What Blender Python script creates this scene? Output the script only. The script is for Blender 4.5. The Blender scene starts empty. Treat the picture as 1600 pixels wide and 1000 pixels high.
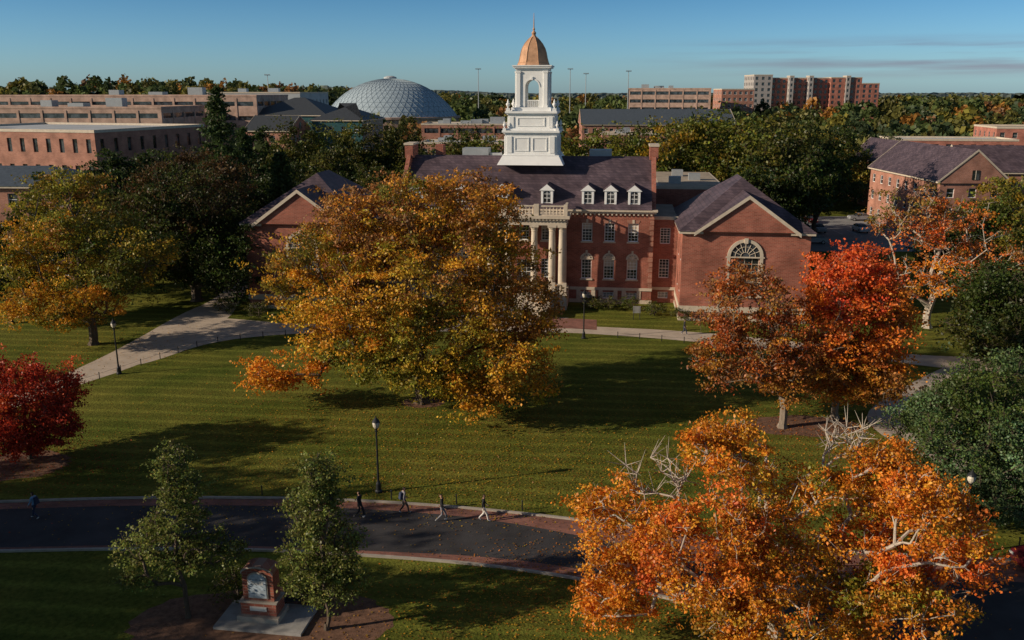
import bpy, math, random
import numpy as np
from mathutils import Vector, Matrix, noise
R=math.radians
random.seed(4)
scene=bpy.context.scene
COL=scene.collection
# ------------------------------------------------------------ materials
MATS={}
def nm(name):
    m=bpy.data.materials.new(name); m.use_nodes=True
    nt=m.node_tree; b=nt.nodes.get('Principled BSDF')
    MATS[name]=m
    return m,nt,b
def mat(name,col,rough=.7,metal=0,var=.25,scale=1.5,detail_scale=None,bump=0,spec=.3,stretch=(1,1,1)):
    m,nt,b=nm(name)
    tc=nt.nodes.new('ShaderNodeTexCoord'); mp=nt.nodes.new('ShaderNodeMapping'); mp.inputs['Scale'].default_value=stretch
    nt.links.new(tc.outputs['Object'],mp.inputs[0])
    n=nt.nodes.new('ShaderNodeTexNoise'); n.inputs['Scale'].default_value=scale; n.inputs['Detail'].default_value=6; n.inputs['Roughness'].default_value=.65
    nt.links.new(mp.outputs[0],n.inputs['Vector'])
    r=nt.nodes.new('ShaderNodeValToRGB')
    r.color_ramp.elements[0].position=.3; r.color_ramp.elements[1].position=.7
    r.color_ramp.elements[0].color=[c*(1-var) for c in col]+[1]
    r.color_ramp.elements[1].color=[min(1,c*(1+var)) for c in col]+[1]
    nt.links.new(n.outputs['Fac'],r.inputs[0]); nt.links.new(r.outputs[0],b.inputs['Base Color'])
    b.inputs['Roughness'].default_value=rough; b.inputs['Metallic'].default_value=metal
    b.inputs['Specular IOR Level'].default_value=spec
    if bump:
        n2=nt.nodes.new('ShaderNodeTexNoise'); n2.inputs['Scale'].default_value=detail_scale or scale*8; n2.inputs['Detail'].default_value=4
        nt.links.new(tc.outputs['Object'],n2.inputs['Vector'])
        bp=nt.nodes.new('ShaderNodeBump'); bp.inputs['Strength'].default_value=bump; bp.inputs['Distance'].default_value=.05
        nt.links.new(n2.outputs['Fac'],bp.inputs['Height']); nt.links.new(bp.outputs[0],b.inputs['Normal'])
    return m
def brickmat(name,c1,c2,mortar,bw=.45,bh=.15,axis='XZ',rough=.85):
    m,nt,b=nm(name)
    tc=nt.nodes.new('ShaderNodeTexCoord'); sx=nt.nodes.new('ShaderNodeSeparateXYZ'); cx=nt.nodes.new('ShaderNodeCombineXYZ')
    nt.links.new(tc.outputs['Object'],sx.inputs[0])
    if axis=='XZ':
        ad=nt.nodes.new('ShaderNodeMath'); ad.operation='ADD'
        nt.links.new(sx.outputs['X'],ad.inputs[0]); nt.links.new(sx.outputs['Y'],ad.inputs[1])
        nt.links.new(ad.outputs[0],cx.inputs['X']); nt.links.new(sx.outputs['Z'],cx.inputs['Y'])
    else:
        nt.links.new(sx.outputs['X'],cx.inputs['X']); nt.links.new(sx.outputs['Y'],cx.inputs['Y'])
    br=nt.nodes.new('ShaderNodeTexBrick'); br.inputs['Scale'].default_value=1
    br.inputs['Brick Width'].default_value=bw; br.inputs['Row Height'].default_value=bh; br.inputs['Mortar Size'].default_value=.015
    br.inputs['Color1'].default_value=c1+(1,); br.inputs['Color2'].default_value=c2+(1,); br.inputs['Mortar'].default_value=mortar+(1,)
    nt.links.new(cx.outputs[0],br.inputs['Vector'])
    n=nt.nodes.new('ShaderNodeTexNoise'); n.inputs['Scale'].default_value=.5; n.inputs['Detail'].default_value=7
    nt.links.new(tc.outputs['Object'],n.inputs['Vector'])
    mr=nt.nodes.new('ShaderNodeMapRange'); mr.inputs[1].default_value=.3; mr.inputs[2].default_value=.7; mr.inputs[3].default_value=.68; mr.inputs[4].default_value=1.25
    nt.links.new(n.outputs['Fac'],mr.inputs[0])
    mx=nt.nodes.new('ShaderNodeMix'); mx.data_type='RGBA'; mx.blend_type='MULTIPLY'; mx.inputs[0].default_value=1
    nt.links.new(br.outputs['Color'],mx.inputs[6]); nt.links.new(mr.outputs[0],mx.inputs[7])
    nt.links.new(mx.outputs[2],b.inputs['Base Color']); b.inputs['Roughness'].default_value=rough; b.inputs['Specular IOR Level'].default_value=.2
    return m
brickmat('brick',(.36,.112,.075),(.25,.075,.05),(.32,.2,.15))
brickmat('brick_far',(.40,.18,.125),(.32,.135,.095),(.4,.26,.2))
brickmat('brick_tan',(.52,.35,.27),(.46,.30,.23),(.5,.37,.3))
brickmat('brick_paving',(.30,.125,.09),(.20,.085,.065),(.18,.12,.10),.3,.15,'XY')
brickmat('slate_roof',(.115,.082,.095),(.068,.05,.062),(.04,.033,.036),.5,.28,'XZ',.5)
mat('slate_blue',(.075,.09,.105),.45,var=.3,scale=2,stretch=(1,1,4))
mat('slate_dark',(.05,.055,.06),.5,var=.3,scale=2,stretch=(1,1,4))
mat('limestone',(.54,.46,.36),.7,var=.15)
mat('white_paint',(.78,.78,.76),.5,var=.05,scale=.8)
mat('copper',(.46,.26,.15),.6,.05,var=.3,scale=1.2)
mat('dark_metal',(.03,.032,.035),.4,.3)
mat('grey_metal',(.35,.37,.38),.5,.3,var=.1)
mat('roof_membrane',(.36,.30,.23),.9,var=.25,scale=.5)
mat('roof_pale',(.42,.44,.45),.8,var=.15,scale=.2)
mat('concrete',(.46,.38,.30),.85,var=.18,scale=.6,bump=.1)
mat('kerb_stone',(.36,.32,.27),.85,var=.2)
mat('asphalt',(.045,.043,.045),.8,var=.4,scale=.35,bump=.2,detail_scale=20)
mat('asphalt_old',(.24,.24,.24),.85,var=.2,scale=.3)
mat('mulch',(.15,.08,.05),.95,var=.5,scale=3,bump=.5)
mat('teal_panel',(.03,.085,.09),.35,var=.3)
mat('stone_grey',(.30,.29,.27),.8,var=.25)
mat('plaque_blue',(.35,.42,.48),.5,var=.35,scale=6)
mat('plaque_white',(.6,.6,.57),.5,var=.1)
mat('rubber',(.02,.02,.02),.8)
mat('road_line',(.6,.6,.55),.7,var=.15)
def glass(name,col,rough):
    m,nt,b=nm(name); b.inputs['Roughness'].default_value=rough
    b.inputs['Specular IOR Level'].default_value=.8
    n=nt.nodes.new('ShaderNodeTexNoise'); n.inputs['Scale'].default_value=.8
    tc=nt.nodes.new('ShaderNodeTexCoord'); nt.links.new(tc.outputs['Object'],n.inputs['Vector'])
    r=nt.nodes.new('ShaderNodeValToRGB'); r.color_ramp.elements[0].color=[c*.5 for c in col]+[1]; r.color_ramp.elements[1].color=[c*2.6 for c in col]+[1]
    r.color_ramp.elements[0].position=.4; r.color_ramp.elements[1].position=.62
    nt.links.new(n.outputs['Fac'],r.inputs[0]); nt.links.new(r.outputs[0],b.inputs['Base Color'])
glass('window_glass',(.03,.035,.04),.08)
glass('lamp_glass',(.24,.22,.18),.5)
def solid(name,col,rough=.8,metal=0):
    return mat(name,col,rough,metal,var=.15,scale=6)
solid('skin_tone',(.45,.26,.18)); solid('hair_dark',(.03,.02,.015)); solid('cloth_black',(.02,.02,.023)); solid('cloth_white',(.65,.62,.58))
solid('cloth_grey',(.2,.2,.22)); solid('cloth_blue',(.18,.32,.48)); solid('cloth_navy',(.03,.04,.08)); solid('shoe_white',(.6,.6,.6))
solid('car_white',(.6,.6,.6),.25); solid('car_maroon',(.12,.015,.02),.25); solid('car_silver',(.35,.36,.38),.3,.4); solid('car_black',(.02,.02,.025),.25); solid('tail_light',(.4,.02,.02),.3)
def leafmat():
    m,nt,b=nm('leaves'); nt.nodes.remove(b)
    out=nt.nodes['Material Output']
    a=nt.nodes.new('ShaderNodeAttribute'); a.attribute_name='Col'
    d=nt.nodes.new('ShaderNodeBsdfDiffuse'); t=nt.nodes.new('ShaderNodeBsdfTranslucent'); g=nt.nodes.new('ShaderNodeBsdfGlossy')
    g.inputs['Roughness'].default_value=.45; g.inputs['Color'].default_value=(1,1,1,1)
    nt.links.new(a.outputs['Color'],d.inputs[0]); nt.links.new(a.outputs['Color'],t.inputs[0])
    m1=nt.nodes.new('ShaderNodeMixShader'); m1.inputs[0].default_value=.34
    m2=nt.nodes.new('ShaderNodeMixShader'); m2.inputs[0].default_value=.015
    nt.links.new(d.outputs[0],m1.inputs[1]); nt.links.new(t.outputs[0],m1.inputs[2])
    nt.links.new(m1.outputs[0],m2.inputs[1]); nt.links.new(g.outputs[0],m2.inputs[2]); nt.links.new(m2.outputs[0],out.inputs[0])
leafmat()
mat('bark',(.10,.075,.055),.95,var=.4,scale=3,bump=.5,stretch=(3,3,.6))
mat('bark_pale',(.22,.18,.14),.95,var=.35,scale=3,bump=.4,stretch=(3,3,.6))
mat('bark_bleached',(.42,.36,.29),.95,var=.3,scale=3,bump=.4,stretch=(3,3,.6))
def grassmat():
    m,nt,b=nm('grass'); N=nt.nodes; L=nt.links
    tc=N.new('ShaderNodeTexCoord')
    n=N.new('ShaderNodeTexNoise'); n.inputs['Scale'].default_value=.12; n.inputs['Detail'].default_value=9; n.inputs['Roughness'].default_value=.68
    L.new(tc.outputs['Object'],n.inputs['Vector'])
    r=N.new('ShaderNodeValToRGB'); e=r.color_ramp.elements
    e[0].position=.32; e[0].color=(.062,.088,.012,1); e[1].position=.70; e[1].color=(.165,.152,.028,1)
    L.new(n.outputs['Fac'],r.inputs[0])
    n2=N.new('ShaderNodeTexNoise'); n2.inputs['Scale'].default_value=3.5; n2.inputs['Detail'].default_value=7; n2.inputs['Roughness'].default_value=.7; L.new(tc.outputs['Object'],n2.inputs['Vector'])
    sx=N.new('ShaderNodeSeparateXYZ'); L.new(tc.outputs['Object'],sx.inputs[0])
    a=N.new('ShaderNodeMath'); a.operation='MULTIPLY_ADD'; a.inputs[1].default_value=.09; L.new(sx.outputs['X'],a.inputs[0]); L.new(sx.outputs['Y'],a.inputs[2])
    a1=N.new('ShaderNodeMath'); a1.operation='MULTIPLY_ADD'; a1.inputs[1].default_value=3.2; L.new(a.outputs[0],a1.inputs[0]); 
    nz=N.new('ShaderNodeTexNoise'); nz.inputs['Scale'].default_value=.15; L.new(tc.outputs['Object'],nz.inputs['Vector'])
    nzm=N.new('ShaderNodeMath'); nzm.operation='MULTIPLY'; nzm.inputs[1].default_value=2.5; L.new(nz.outputs['Fac'],nzm.inputs[0]); L.new(nzm.outputs[0],a1.inputs[2])
    s=N.new('ShaderNodeMath'); s.operation='SINE'; L.new(a1.outputs[0],s.inputs[0])
    mr=N.new('ShaderNodeMapRange'); mr.inputs[1].default_value=.1; mr.inputs[2].default_value=1; mr.inputs[3].default_value=.90; mr.inputs[4].default_value=1.28
    L.new(s.outputs[0],mr.inputs[0])
    mr2=N.new('ShaderNodeMapRange'); mr2.inputs[1].default_value=.3; mr2.inputs[2].default_value=.7; mr2.inputs[3].default_value=.5; mr2.inputs[4].default_value=1.5
    L.new(n2.outputs['Fac'],mr2.inputs[0])
    mm=N.new('ShaderNodeMath'); mm.operation='MULTIPLY'; L.new(mr.outputs[0],mm.inputs[0]); L.new(mr2.outputs[0],mm.inputs[1])
    mx=N.new('ShaderNodeMix'); mx.data_type='RGBA'; mx.blend_type='MULTIPLY'; mx.inputs[0].default_value=1
    L.new(r.outputs[0],mx.inputs[6]); L.new(mm.outputs[0],mx.inputs[7]); L.new(mx.outputs[2],b.inputs['Base Color'])
    b.inputs['Roughness'].default_value=.95; b.inputs['Specular IOR Level'].default_value=.05
    n3=N.new('ShaderNodeTexNoise'); n3.inputs['Scale'].default_value=7; n3.inputs['Detail'].default_value=6; L.new(tc.outputs['Object'],n3.inputs['Vector'])
    bp=N.new('ShaderNodeBump'); bp.inputs['Strength'].default_value=.8; bp.inputs['Distance'].default_value=.08; L.new(n3.outputs['Fac'],bp.inputs['Height']); L.new(bp.outputs[0],b.inputs['Normal'])
grassmat()
# ------------------------------------------------------------ mesh builder
class MB:
    def __init__(s): s.v=[]; s.f=[]; s.m=[]
    def add(s,vs,fs,mt):
        o=len(s.v); s.v+= [tuple(p) for p in vs]
        for f in fs: s.f.append(tuple(i+o for i in f)); s.m.append(mt)
    def poly(s,pts,mt): s.add(pts,[tuple(range(len(pts)))],mt)
    def box(s,x0,x1,y0,y1,z0,z1,mt):
        s.add([(x0,y0,z0),(x1,y0,z0),(x1,y1,z0),(x0,y1,z0),(x0,y0,z1),(x1,y0,z1),(x1,y1,z1),(x0,y1,z1)],
              [(0,3,2,1),(4,5,6,7),(0,1,5,4),(1,2,6,5),(2,3,7,6),(3,0,4,7)],mt)
    def obox(s,P,U,u0,u1,n0,n1,z0,z1,mt):
        N=(U[1],-U[0]); q=lambda u,n,z:(P[0]+U[0]*u+N[0]*n,P[1]+U[1]*u+N[1]*n,z)
        s.add([q(u0,n1,z0),q(u1,n1,z0),q(u1,n0,z0),q(u0,n0,z0),q(u0,n1,z1),q(u1,n1,z1),q(u1,n0,z1),q(u0,n0,z1)],
              [(0,3,2,1),(4,5,6,7),(0,1,5,4),(1,2,6,5),(2,3,7,6),(3,0,4,7)],mt)
    def lathe(s,cx,cy,prof,mt,n=16,rot=0):
        vs=[];fs=[]
        for r,z in prof:
            for i in range(n):
                a=rot+2*math.pi*i/n; vs.append((cx+r*math.cos(a),cy+r*math.sin(a),z))
        for k in range(len(prof)-1):
            for i in range(n):
                j=(i+1)%n; fs.append((k*n+i,k*n+j,(k+1)*n+j,(k+1)*n+i))
        fs.append(tuple(range(n-1,-1,-1))); fs.append(tuple((len(prof)-1)*n+i for i in range(n)))
        s.add(vs,fs,mt)
    def tube(s,p0,p1,r0,r1,mt,n=6):
        p0=Vector(p0);p1=Vector(p1);d=(p1-p0).normalized()
        a=d.cross(Vector((0,0,1)) if abs(d.z)<.9 else Vector((1,0,0))).normalized(); b=d.cross(a)
        vs=[];
        for p,r in ((p0,r0),(p1,r1)):
            for i in range(n):
                t=2*math.pi*i/n; vs.append(p+a*math.cos(t)*r+b*math.sin(t)*r)
        fs=[(i,(i+1)%n,n+(i+1)%n,n+i) for i in range(n)]+[tuple(range(n-1,-1,-1)),tuple(range(n,2*n))]
        s.add(vs,fs,mt)
    def obj(s,name,parent=None,loc=(0,0,0),rot=0,smooth=False):
        me=bpy.data.meshes.new(name); me.from_pydata(s.v,[],s.f)
        names=list(dict.fromkeys(s.m))
        for n in names: me.materials.append(MATS[n])
        idx={n:i for i,n in enumerate(names)}
        me.polygons.foreach_set('material_index',[idx[x] for x in s.m])
        if smooth: me.polygons.foreach_set('use_smooth',[True]*len(s.f))
        me.update()
        o=bpy.data.objects.new(name,me); COL.objects.link(o); o.location=loc; o.rotation_euler=(0,0,rot)
        if parent: o.parent=parent
        return o
def empty(name,loc=(0,0,0),rot=0):
    o=bpy.data.objects.new(name,None); COL.objects.link(o); o.location=loc; o.rotation_euler=(0,0,rot); return o
def wall(mb,P,U,L,z0,z1,holes,mt,depth=.22,frame='white_paint',mun=(2,4),fw=.07,gl='window_glass',sill=None):
    N=(U[1],-U[0]); q=lambda u,n,z:(P[0]+U[0]*u+N[0]*n,P[1]+U[1]*u+N[1]*n,z)
    us=sorted(set([0,L]+[h[0] for h in holes]+[h[1] for h in holes])); zs=sorted(set([z0,z1]+[h[2] for h in holes]+[h[3] for h in holes]))
    for j in range(len(zs)-1):
        zc=(zs[j]+zs[j+1])/2; run=None
        for i in range(len(us)-1):
            uc=(us[i]+us[i+1])/2
            hole=any(h[0]<uc<h[1] and h[2]<zc<h[3] for h in holes)
            if not hole and run is None: run=us[i]
            if (hole or i==len(us)-2) and run is not None:
                e=us[i] if hole else us[i+1]
                mb.poly([q(run,0,zs[j]),q(e,0,zs[j]),q(e,0,zs[j+1]),q(run,0,zs[j+1])],mt); run=None
    for a,b,c,d in holes:
        mb.poly([q(a,0,c),q(b,0,c),q(b,-depth,c),q(a,-depth,c)],frame or mt)
        mb.poly([q(a,-depth,d),q(b,-depth,d),q(b,0,d),q(a,0,d)],mt)
        mb.poly([q(a,0,c),q(a,-depth,c),q(a,-depth,d),q(a,0,d)],mt)
        mb.poly([q(b,-depth,c),q(b,0,c),q(b,0,d),q(b,-depth,d)],mt)
        mb.poly([q(a,-depth,c),q(b,-depth,c),q(b,-depth,d),q(a,-depth,d)],gl)
        if frame:
            f=fw; n0=-depth+.02; n1=-depth+.1
            mb.obox(P,U,a,a+f,n0,n1,c,d,frame); mb.obox(P,U,b-f,b,n0,n1,c,d,frame)
            mb.obox(P,U,a+f,b-f,n0,n1,c,c+f,frame); mb.obox(P,U,a+f,b-f,n0,n1,d-f,d,frame)
            for k in range(1,mun[0]):
                x=a+(b-a)*k/mun[0]; mb.obox(P,U,x-.02,x+.02,n0,n1-.04,c+f,d-f,frame)
            for k in range(1,mun[1]):
                z=c+(d-c)*k/mun[1]; w=.035 if k==mun[1]//2 else .02; mb.obox(P,U,a+f,b-f,n0,n1-.05,z-w,z+w,frame)
def hip(mb,x0,x1,y0,y1,z,zr,ins0,ins1,axis,mt):
    if axis=='y':
        xm=(x0+x1)/2; a=(xm,y0+ins0,zr); b=(xm,y1-ins1,zr)
        mb.poly([(x0,y0,z),(x1,y0,z),a],mt); mb.poly([(x1,y0,z),(x1,y1,z),b,a],mt); mb.poly([(x1,y1,z),(x0,y1,z),b],mt); mb.poly([(x0,y1,z),(x0,y0,z),a,b],mt)
    else:
        ym=(y0+y1)/2; a=(x0+ins0,ym,zr); b=(x1-ins1,ym,zr)
        mb.poly([(x0,y0,z),(x1,y0,z),b,a],mt); mb.poly([(x1,y0,z),(x1,y1,z),b],mt); mb.poly([(x1,y1,z),(x0,y1,z),a,b],mt); mb.poly([(x0,y1,z),(x0,y0,z),a],mt)
# ------------------------------------------------------------ generic background building
def building(name,loc,rot,w,d,h,floors,bf,bs,wm='brick_far',roof='flat',rh=4,rm='slate_roof',ww=1.3,wh=1.6,frame='white_paint',base=0,strip=False,rooftop=0):
    e=empty(name,loc,R(rot)); mb=MB(); fl=(h-base)/floors
    def holes(L,n):
        H=[]
        for k in range(floors):
            zc=base+fl*(k+.5)
            if strip: 
                H.append((1.,L-1.,zc-wh/2,zc+wh/2))
            else:
                for i in range(n):
                    u=L*(i+.5)/n; H.append((u-ww/2,u+ww/2,zc-wh/2,zc+wh/2))
        return H
    mun=(1,2) if not strip else (max(2,int(w/3)),1)
    for P,U,L,n in (((0,0),(1,0),w,bf),((w,0),(0,1),d,bs),((w,d),(-1,0),w,bf),((0,d),(0,-1),d,bs)):
        wall(mb,P,U,L,0,h,holes(L,n),wm,.2,frame,mun)
    if strip:   # piers break up the ribbon glazing
        for P,U,L in (((0,0),(1,0),w),((w,0),(0,1),d),((0,d),(0,-1),d)):
            k=int(L/6)
            for i in range(1,k): mb.obox(P,U,L*i/k-.3,L*i/k+.3,-.19,.12,.5,h-.4,wm)
    mb.obj('walls',e)
    mb=MB()
    if roof=='flat':
        t=.35
        cp='limestone' if wm!='brick_tan' else 'brick_tan'
        mb.box(-.1,w+.1,-.1,t,h,h+.5,cp); mb.box(-.1,w+.1,d-t,d+.1,h,h+.5,cp); mb.box(-.1,t,t,d-t,h,h+.5,cp); mb.box(w-t,w+.1,t,d-t,h,h+.5,cp)
        mb.box(t,w-t,t,d-t,h-.1,h+.1,rm)
        rr=random.Random(name)
        for i in range(rooftop):
            x=rr.uniform(.1,.8)*w; y=rr.uniform(.15,.7)*d; mb.box(x,x+rr.uniform(2,5),y,y+rr.uniform(2,4),h+.1,h+rr.uniform(1.2,2.6),'grey_metal')
    elif roof=='gable':
        o=.5; mb.box(-.2,w+.2,-o,-.003,h,h+.3,'limestone'); mb.box(-.2,w+.2,d+.003,d+o,h,h+.3,'limestone')
        hip(mb,-.3,w+.3,-o-.1,d+o+.1,h+.3,h+rh,.0,.0,'x',rm)
        for x in (-.32,w+.32): mb.poly([(x,0,h),(x,d,h),(x,d,h+.3),(x,d/2,h+rh-.2),(x,0,h+.3)],wm)
        for s,x in ((-1,-.36),(1,w+.33)):
            xe=x+s*.05; xa,xb=sorted((x,xe)); mb.box(xa,xb,d/2-.6,d/2+.6,h+.6,h+2.2,'window_glass'); 
            xa,xb=sorted((xe,xe+s*.03)); mb.box(xa,xb,d/2-.06,d/2+.06,h+.6,h+2.2,'limestone')
        for x in (-.42,w+.36):
            for a,b in ((-o-.15,d/2),(d/2,d+o+.15)):
                z0,z1=(h+.3,h+rh+.05) if a<d/2-.1 else (h+rh+.05,h+.3)
                mb.add([(x,a,z0-.3),(x+.06,a,z0-.3),(x+.06,b,z1-.3),(x,b,z1-.3),(x,a,z0+.05),(x+.06,a,z0+.05),(x+.06,b,z1+.05),(x,b,z1+.05)],[(4,5,6,7),(3,2,1,0),(0,4,7,3),(1,2,6,5)],'limestone')
    elif roof=='hip':
        o=.5; mb.box(-o,w+o,-o,d+o,h,h+.3,'limestone')
        hip(mb,-o-.1,w+o+.1,-o-.1,d+o+.1,h+.3,h+rh,d/2,d/2,'x',rm)
    mb.obj('roof',e)
    return e
# ------------------------------------------------------------ hero building
BR=-6.8
hall=empty('brick_hall_with_cupola',(1.5,107,0),R(BR))
mb=MB()
HW=15.5; D=15
cols3=[7.6,10.3,13.1]
us=[-c for c in cols3[::-1]]+[-2.7,0,2.7]+cols3
H=[]
for u in us:
    x=u+HW
    H.append((x-.62,x+.62,7.6,9.8)); 
    if u!=0: H.append((x-.62,x+.62,3.0,5.35))
    else: H.append((x-.9,x+.9,2.1,5.2))
    if abs(u)>6: H.append((x-.65,x+.65,.55,1.35))
wall(mb,(-HW,0),(1,0),2*HW,0,11,H,'brick',.25,'white_paint',(3,6),.09)
def gridholes(L,n,rows,w=1.2):
    return [(L*(i+.5)/n-w/2,L*(i+.5)/n+w/2,a,b) for i in range(n) for a,b in rows]
rows=[(7.6,9.8),(3,5.35)]
wall(mb,(HW,0),(0,1),D,0,11,gridholes(D,3,rows),'brick'); wall(mb,(HW,D),(-1,0),2*HW,0,11,gridholes(2*HW,9,rows),'brick'); wall(mb,(-HW,D),(0,-1),D,0,11,gridholes(D,3,rows),'brick')
# drawn blinds inside some of the windows
for u,z0_,z1_ in ((7.6,9.0,9.72),(13.1,8.7,9.72),(10.3,4.5,5.27),(13.1,4.2,5.27),(-10.3,9.0,9.72),(2.7,8.9,9.72)): mb.box(u-.53,u+.53,.225,.245,z0_,z1_,'limestone')
mb.obj('walls_main',hall)
mb=MB() # trim
P=(-HW,0);U=(1,0)
for u in us:
    x=u+HW
    mb.obox(P,U,x-.75,x+.75,.003,.12,7.42,7.597,'limestone')
    mb.poly([(u-.66,-.04,9.81),(u+.66,-.04,9.81),(u+.8,-.04,10.2),(u-.8,-.04,10.2)],'brick_far')
    mb.box(u-.13,u+.13,-.09,-.003,9.83,10.25,'limestone')
    if abs(u)>6:
        mb.obox(P,U,x-.75,x+.75,.003,.12,2.82,2.997,'limestone')
        n=12; arc=[(u+.78*math.cos(math.pi*i/n),-.07,5.38+.82*math.sin(math.pi*i/n)) for i in range(n+1)]
        mb.poly(arc,'limestone'); 
        arc2=[(p[0],-.003,p[2]) for p in arc]
        for i in range(n): mb.poly([arc[i],arc2[i],arc2[i+1],arc[i+1]],'limestone')
        for i in range(5):
            a=math.pi*(i+.5)/5; mb.lathe(u+.45*math.cos(a),-.1,[(.0,5.42+.45*math.sin(a)),(.09,5.5+.45*math.sin(a)),(.0,5.6+.45*math.sin(a))],'stone_grey',6)
        mb.box(u-.12,u+.12,-.14,-.075,6.1,6.5,'limestone')
mb.box(-HW-.06,-5.6,-.1,-.003,1.6,1.95,'limestone'); mb.box(5.6,HW+.06,-.1,-.003,1.6,1.95,'limestone')
mb.box(-HW-.06,-5.6,-.07,-.003,0,.45,'limestone'); mb.box(5.6,HW+.06,-.07,-.003,0,.45,'limestone')
for u in cols3:
    for s in(-1,1):
        c=s*u
        mb.box(c-1.15,c-.66,-.06,-.003,.45,1.6,'limestone'); mb.box(c+.66,c+1.15,-.06,-.003,.45,1.6,'limestone')
for k in range(14):
    z=2.0+k*.64; w=.55 if k%2 else .4
    for s in (-1,1):
        x0,x1=sorted((s*(HW+.03),s*(HW-w))); mb.box(x0,x1,-.045,-.003,z,z+.5,'brick_far')
mb.box(-HW-.25,HW+.25,-.3,-.003,11.0,11.25,'limestone'); mb.box(-HW-.4,HW+.4,-.55,-.003,11.25,11.5,'limestone')
for i in range(60):
    x=-HW+i*31/60+.1; mb.box(x,x+.2,-.24,-.003,10.78,10.997,'limestone')
mb.box(-HW-.25,HW+.25,D+.003,D+.5,11,11.5,'limestone')
mb.obj('trim',hall)
mb=MB()
hip(mb,-HW+.3,HW-.3,-.6,D+.6,11.5,17.2,0,0,'x','slate_roof')
for s in (-1,1):
    x0,x1=sorted((s*(HW-.32),s*(HW+.2)))
    vs=[(x0,-.3,11.0),(x0,D+.3,11.0),(x0,D/2+1.6,17.3),(x0,D/2-1.6,17.3)]; vs+=[(x1,)+v[1:] for v in vs]
    mb.add(vs,[(0,1,2,3),(7,6,5,4),(0,3,7,4),(3,2,6,7),(2,1,5,6)],'brick')
    mb.box(x0-.25,x1+.25,D/2-1.6,D/2+1.6,16.9,18.5,'brick'); mb.box(x0-.35,x1+.35,D/2-1.7,D/2+1.7,18.5,18.75,'limestone')
mb.box(-12.6,-11.6,9,10.6,15.5,18.4,'brick')
mb.box(-9,-5.6,8.6,11,16.3,18,'grey_metal'); mb.box(7.4,10.2,8.6,11,16.3,17.9,'grey_metal')
mb.box(-5.4,-4,8.8,10,16.3,17.4,'roof_pale')
mb.obj('roof_main',hall)
mb=MB()
for u in us:
    if abs(u)<1: continue
    y=.25; mb.box(u-.72,u+.72,y,y+3.5,11.9,13.65,'white_paint')
    mb.box(u-.78,u+.78,y-.08,y-.003,11.85,12.05,'limestone')
    wdw=.42
    mb.box(u-wdw,u+wdw,y-.03,y-.003,12.2,13.2,'window_glass')
    n=8; mb.poly([(u+wdw*math.cos(math.pi*i/n),y-.03,13.203+wdw*.8*math.sin(math.pi*i/n)) for i in range(n+1)],'window_glass')
    mb.box(u-.03,u+.03,y-.06,y-.032,12.2,13.5,'white_paint'); mb.box(u-wdw,u+wdw,y-.055,y-.033,12.66,12.72,'white_paint'); mb.box(u-wdw,u+wdw,y-.055,y-.033,13.15,13.2,'white_paint')
    for s in(-1,1): mb.box(u+s*.58-.12,u+s*.58+.12,y-.12,y-.002,12.05,13.6,'white_paint')
    a=[(u-.92,y-.22,13.6),(u+.92,y-.22,13.6),(u,y-.22,14.35)]; b=[(p[0],y+4.6,p[2]) for p in a]
    mb.add(a+b,[(0,1,2),(3,5,4)],'white_paint'); mb.add(a+b,[(1,4,5,2),(0,2,5,3)],'slate_roof')
mb.obj('dormers',hall)
# portico
mb=MB()
PX=5.3; PF=-4.0
mb.box(-PX-.2,PX+.2,PF-.3,-.003,0,2.1,'limestone')
mb.box(-PX,PX,PF,-.003,10.0,10.55,'limestone'); mb.box(-PX-.1,PX+.1,PF-.1,-.56,10.55,10.8,'limestone'); mb.box(-PX-.4,PX+.4,PF-.4,-.56,10.8,11.15,'limestone')
for i in range(26):
    x=-PX+i*(2*PX)/26+.08; mb.box(x,x+.2,PF-.3,PF-.1,10.6,10.797,'limestone')
for cx in (-4.8,-3.65,-1.55,1.55,3.65,4.8):
    for cy in ((PF+.5,) if abs(cx)<4 else (PF+.5,-.6)):
        mb.box(cx-.5,cx+.5,cy-.5,cy+.5,2.1,2.35,'limestone')
        mb.lathe(cx,cy,[(.47,2.35),(.47,2.5),(.41,2.6),(.42,4.5),(.39,7.5),(.35,9.25),(.4,9.3),(.36,9.4),(.5,9.75)],'limestone',18)
        mb.box(cx-.52,cx+.52,cy-.52,cy+.52,9.75,9.997,'limestone')
def balus(mb,x0,y0,x1,y1,z0,h,mt,sp=.4,post=True):
    L=math.hypot(x1-x0,y1-y0); n=max(1,int(L/sp)); ux,uy=(x1-x0)/L,(y1-y0)/L
    P=(x0,y0); U=(ux,uy)
    mb.obox(P,U,0,L,-.12,.12,z0,z0+.12,mt); mb.obox(P,U,0,L,-.14,.14,z0+h-.14,z0+h,mt)
    for i in range(n):
        u=(i+.5)*L/n; mb.lathe(x0+ux*u,y0+uy*u,[(.05,z0+.12),(.09,z0+.35*h),(.05,z0+.7*h),(.07,z0+h-.14)],mt,6)
    if post:
        for u in (0,L): mb.obox(P,U,u-.22,u+.22,-.22,.22,z0-.002,z0+h+.12,mt)
balus(mb,-5.2,PF+.1,5.2,PF+.1,11.15,1.15,'limestone'); balus(mb,5.2,PF+.4,5.2,-.7,11.15,1.15,'limestone',post=False); balus(mb,-5.2,PF+.4,-5.2,-.7,11.15,1.15,'limestone',post=False)
for cx in (-1.8,1.8): mb.box(cx-.3,cx+.3,PF-.15,PF+.35,11.152,12.45,'limestone')
ns=12
for i in range(ns):
    mb.box(-3.2,3.2,PF-.3-(i+1)*.36,PF-.3-i*.36-.001,0,2.1-(i+1)*2.1/(ns+1),'limestone')
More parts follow.
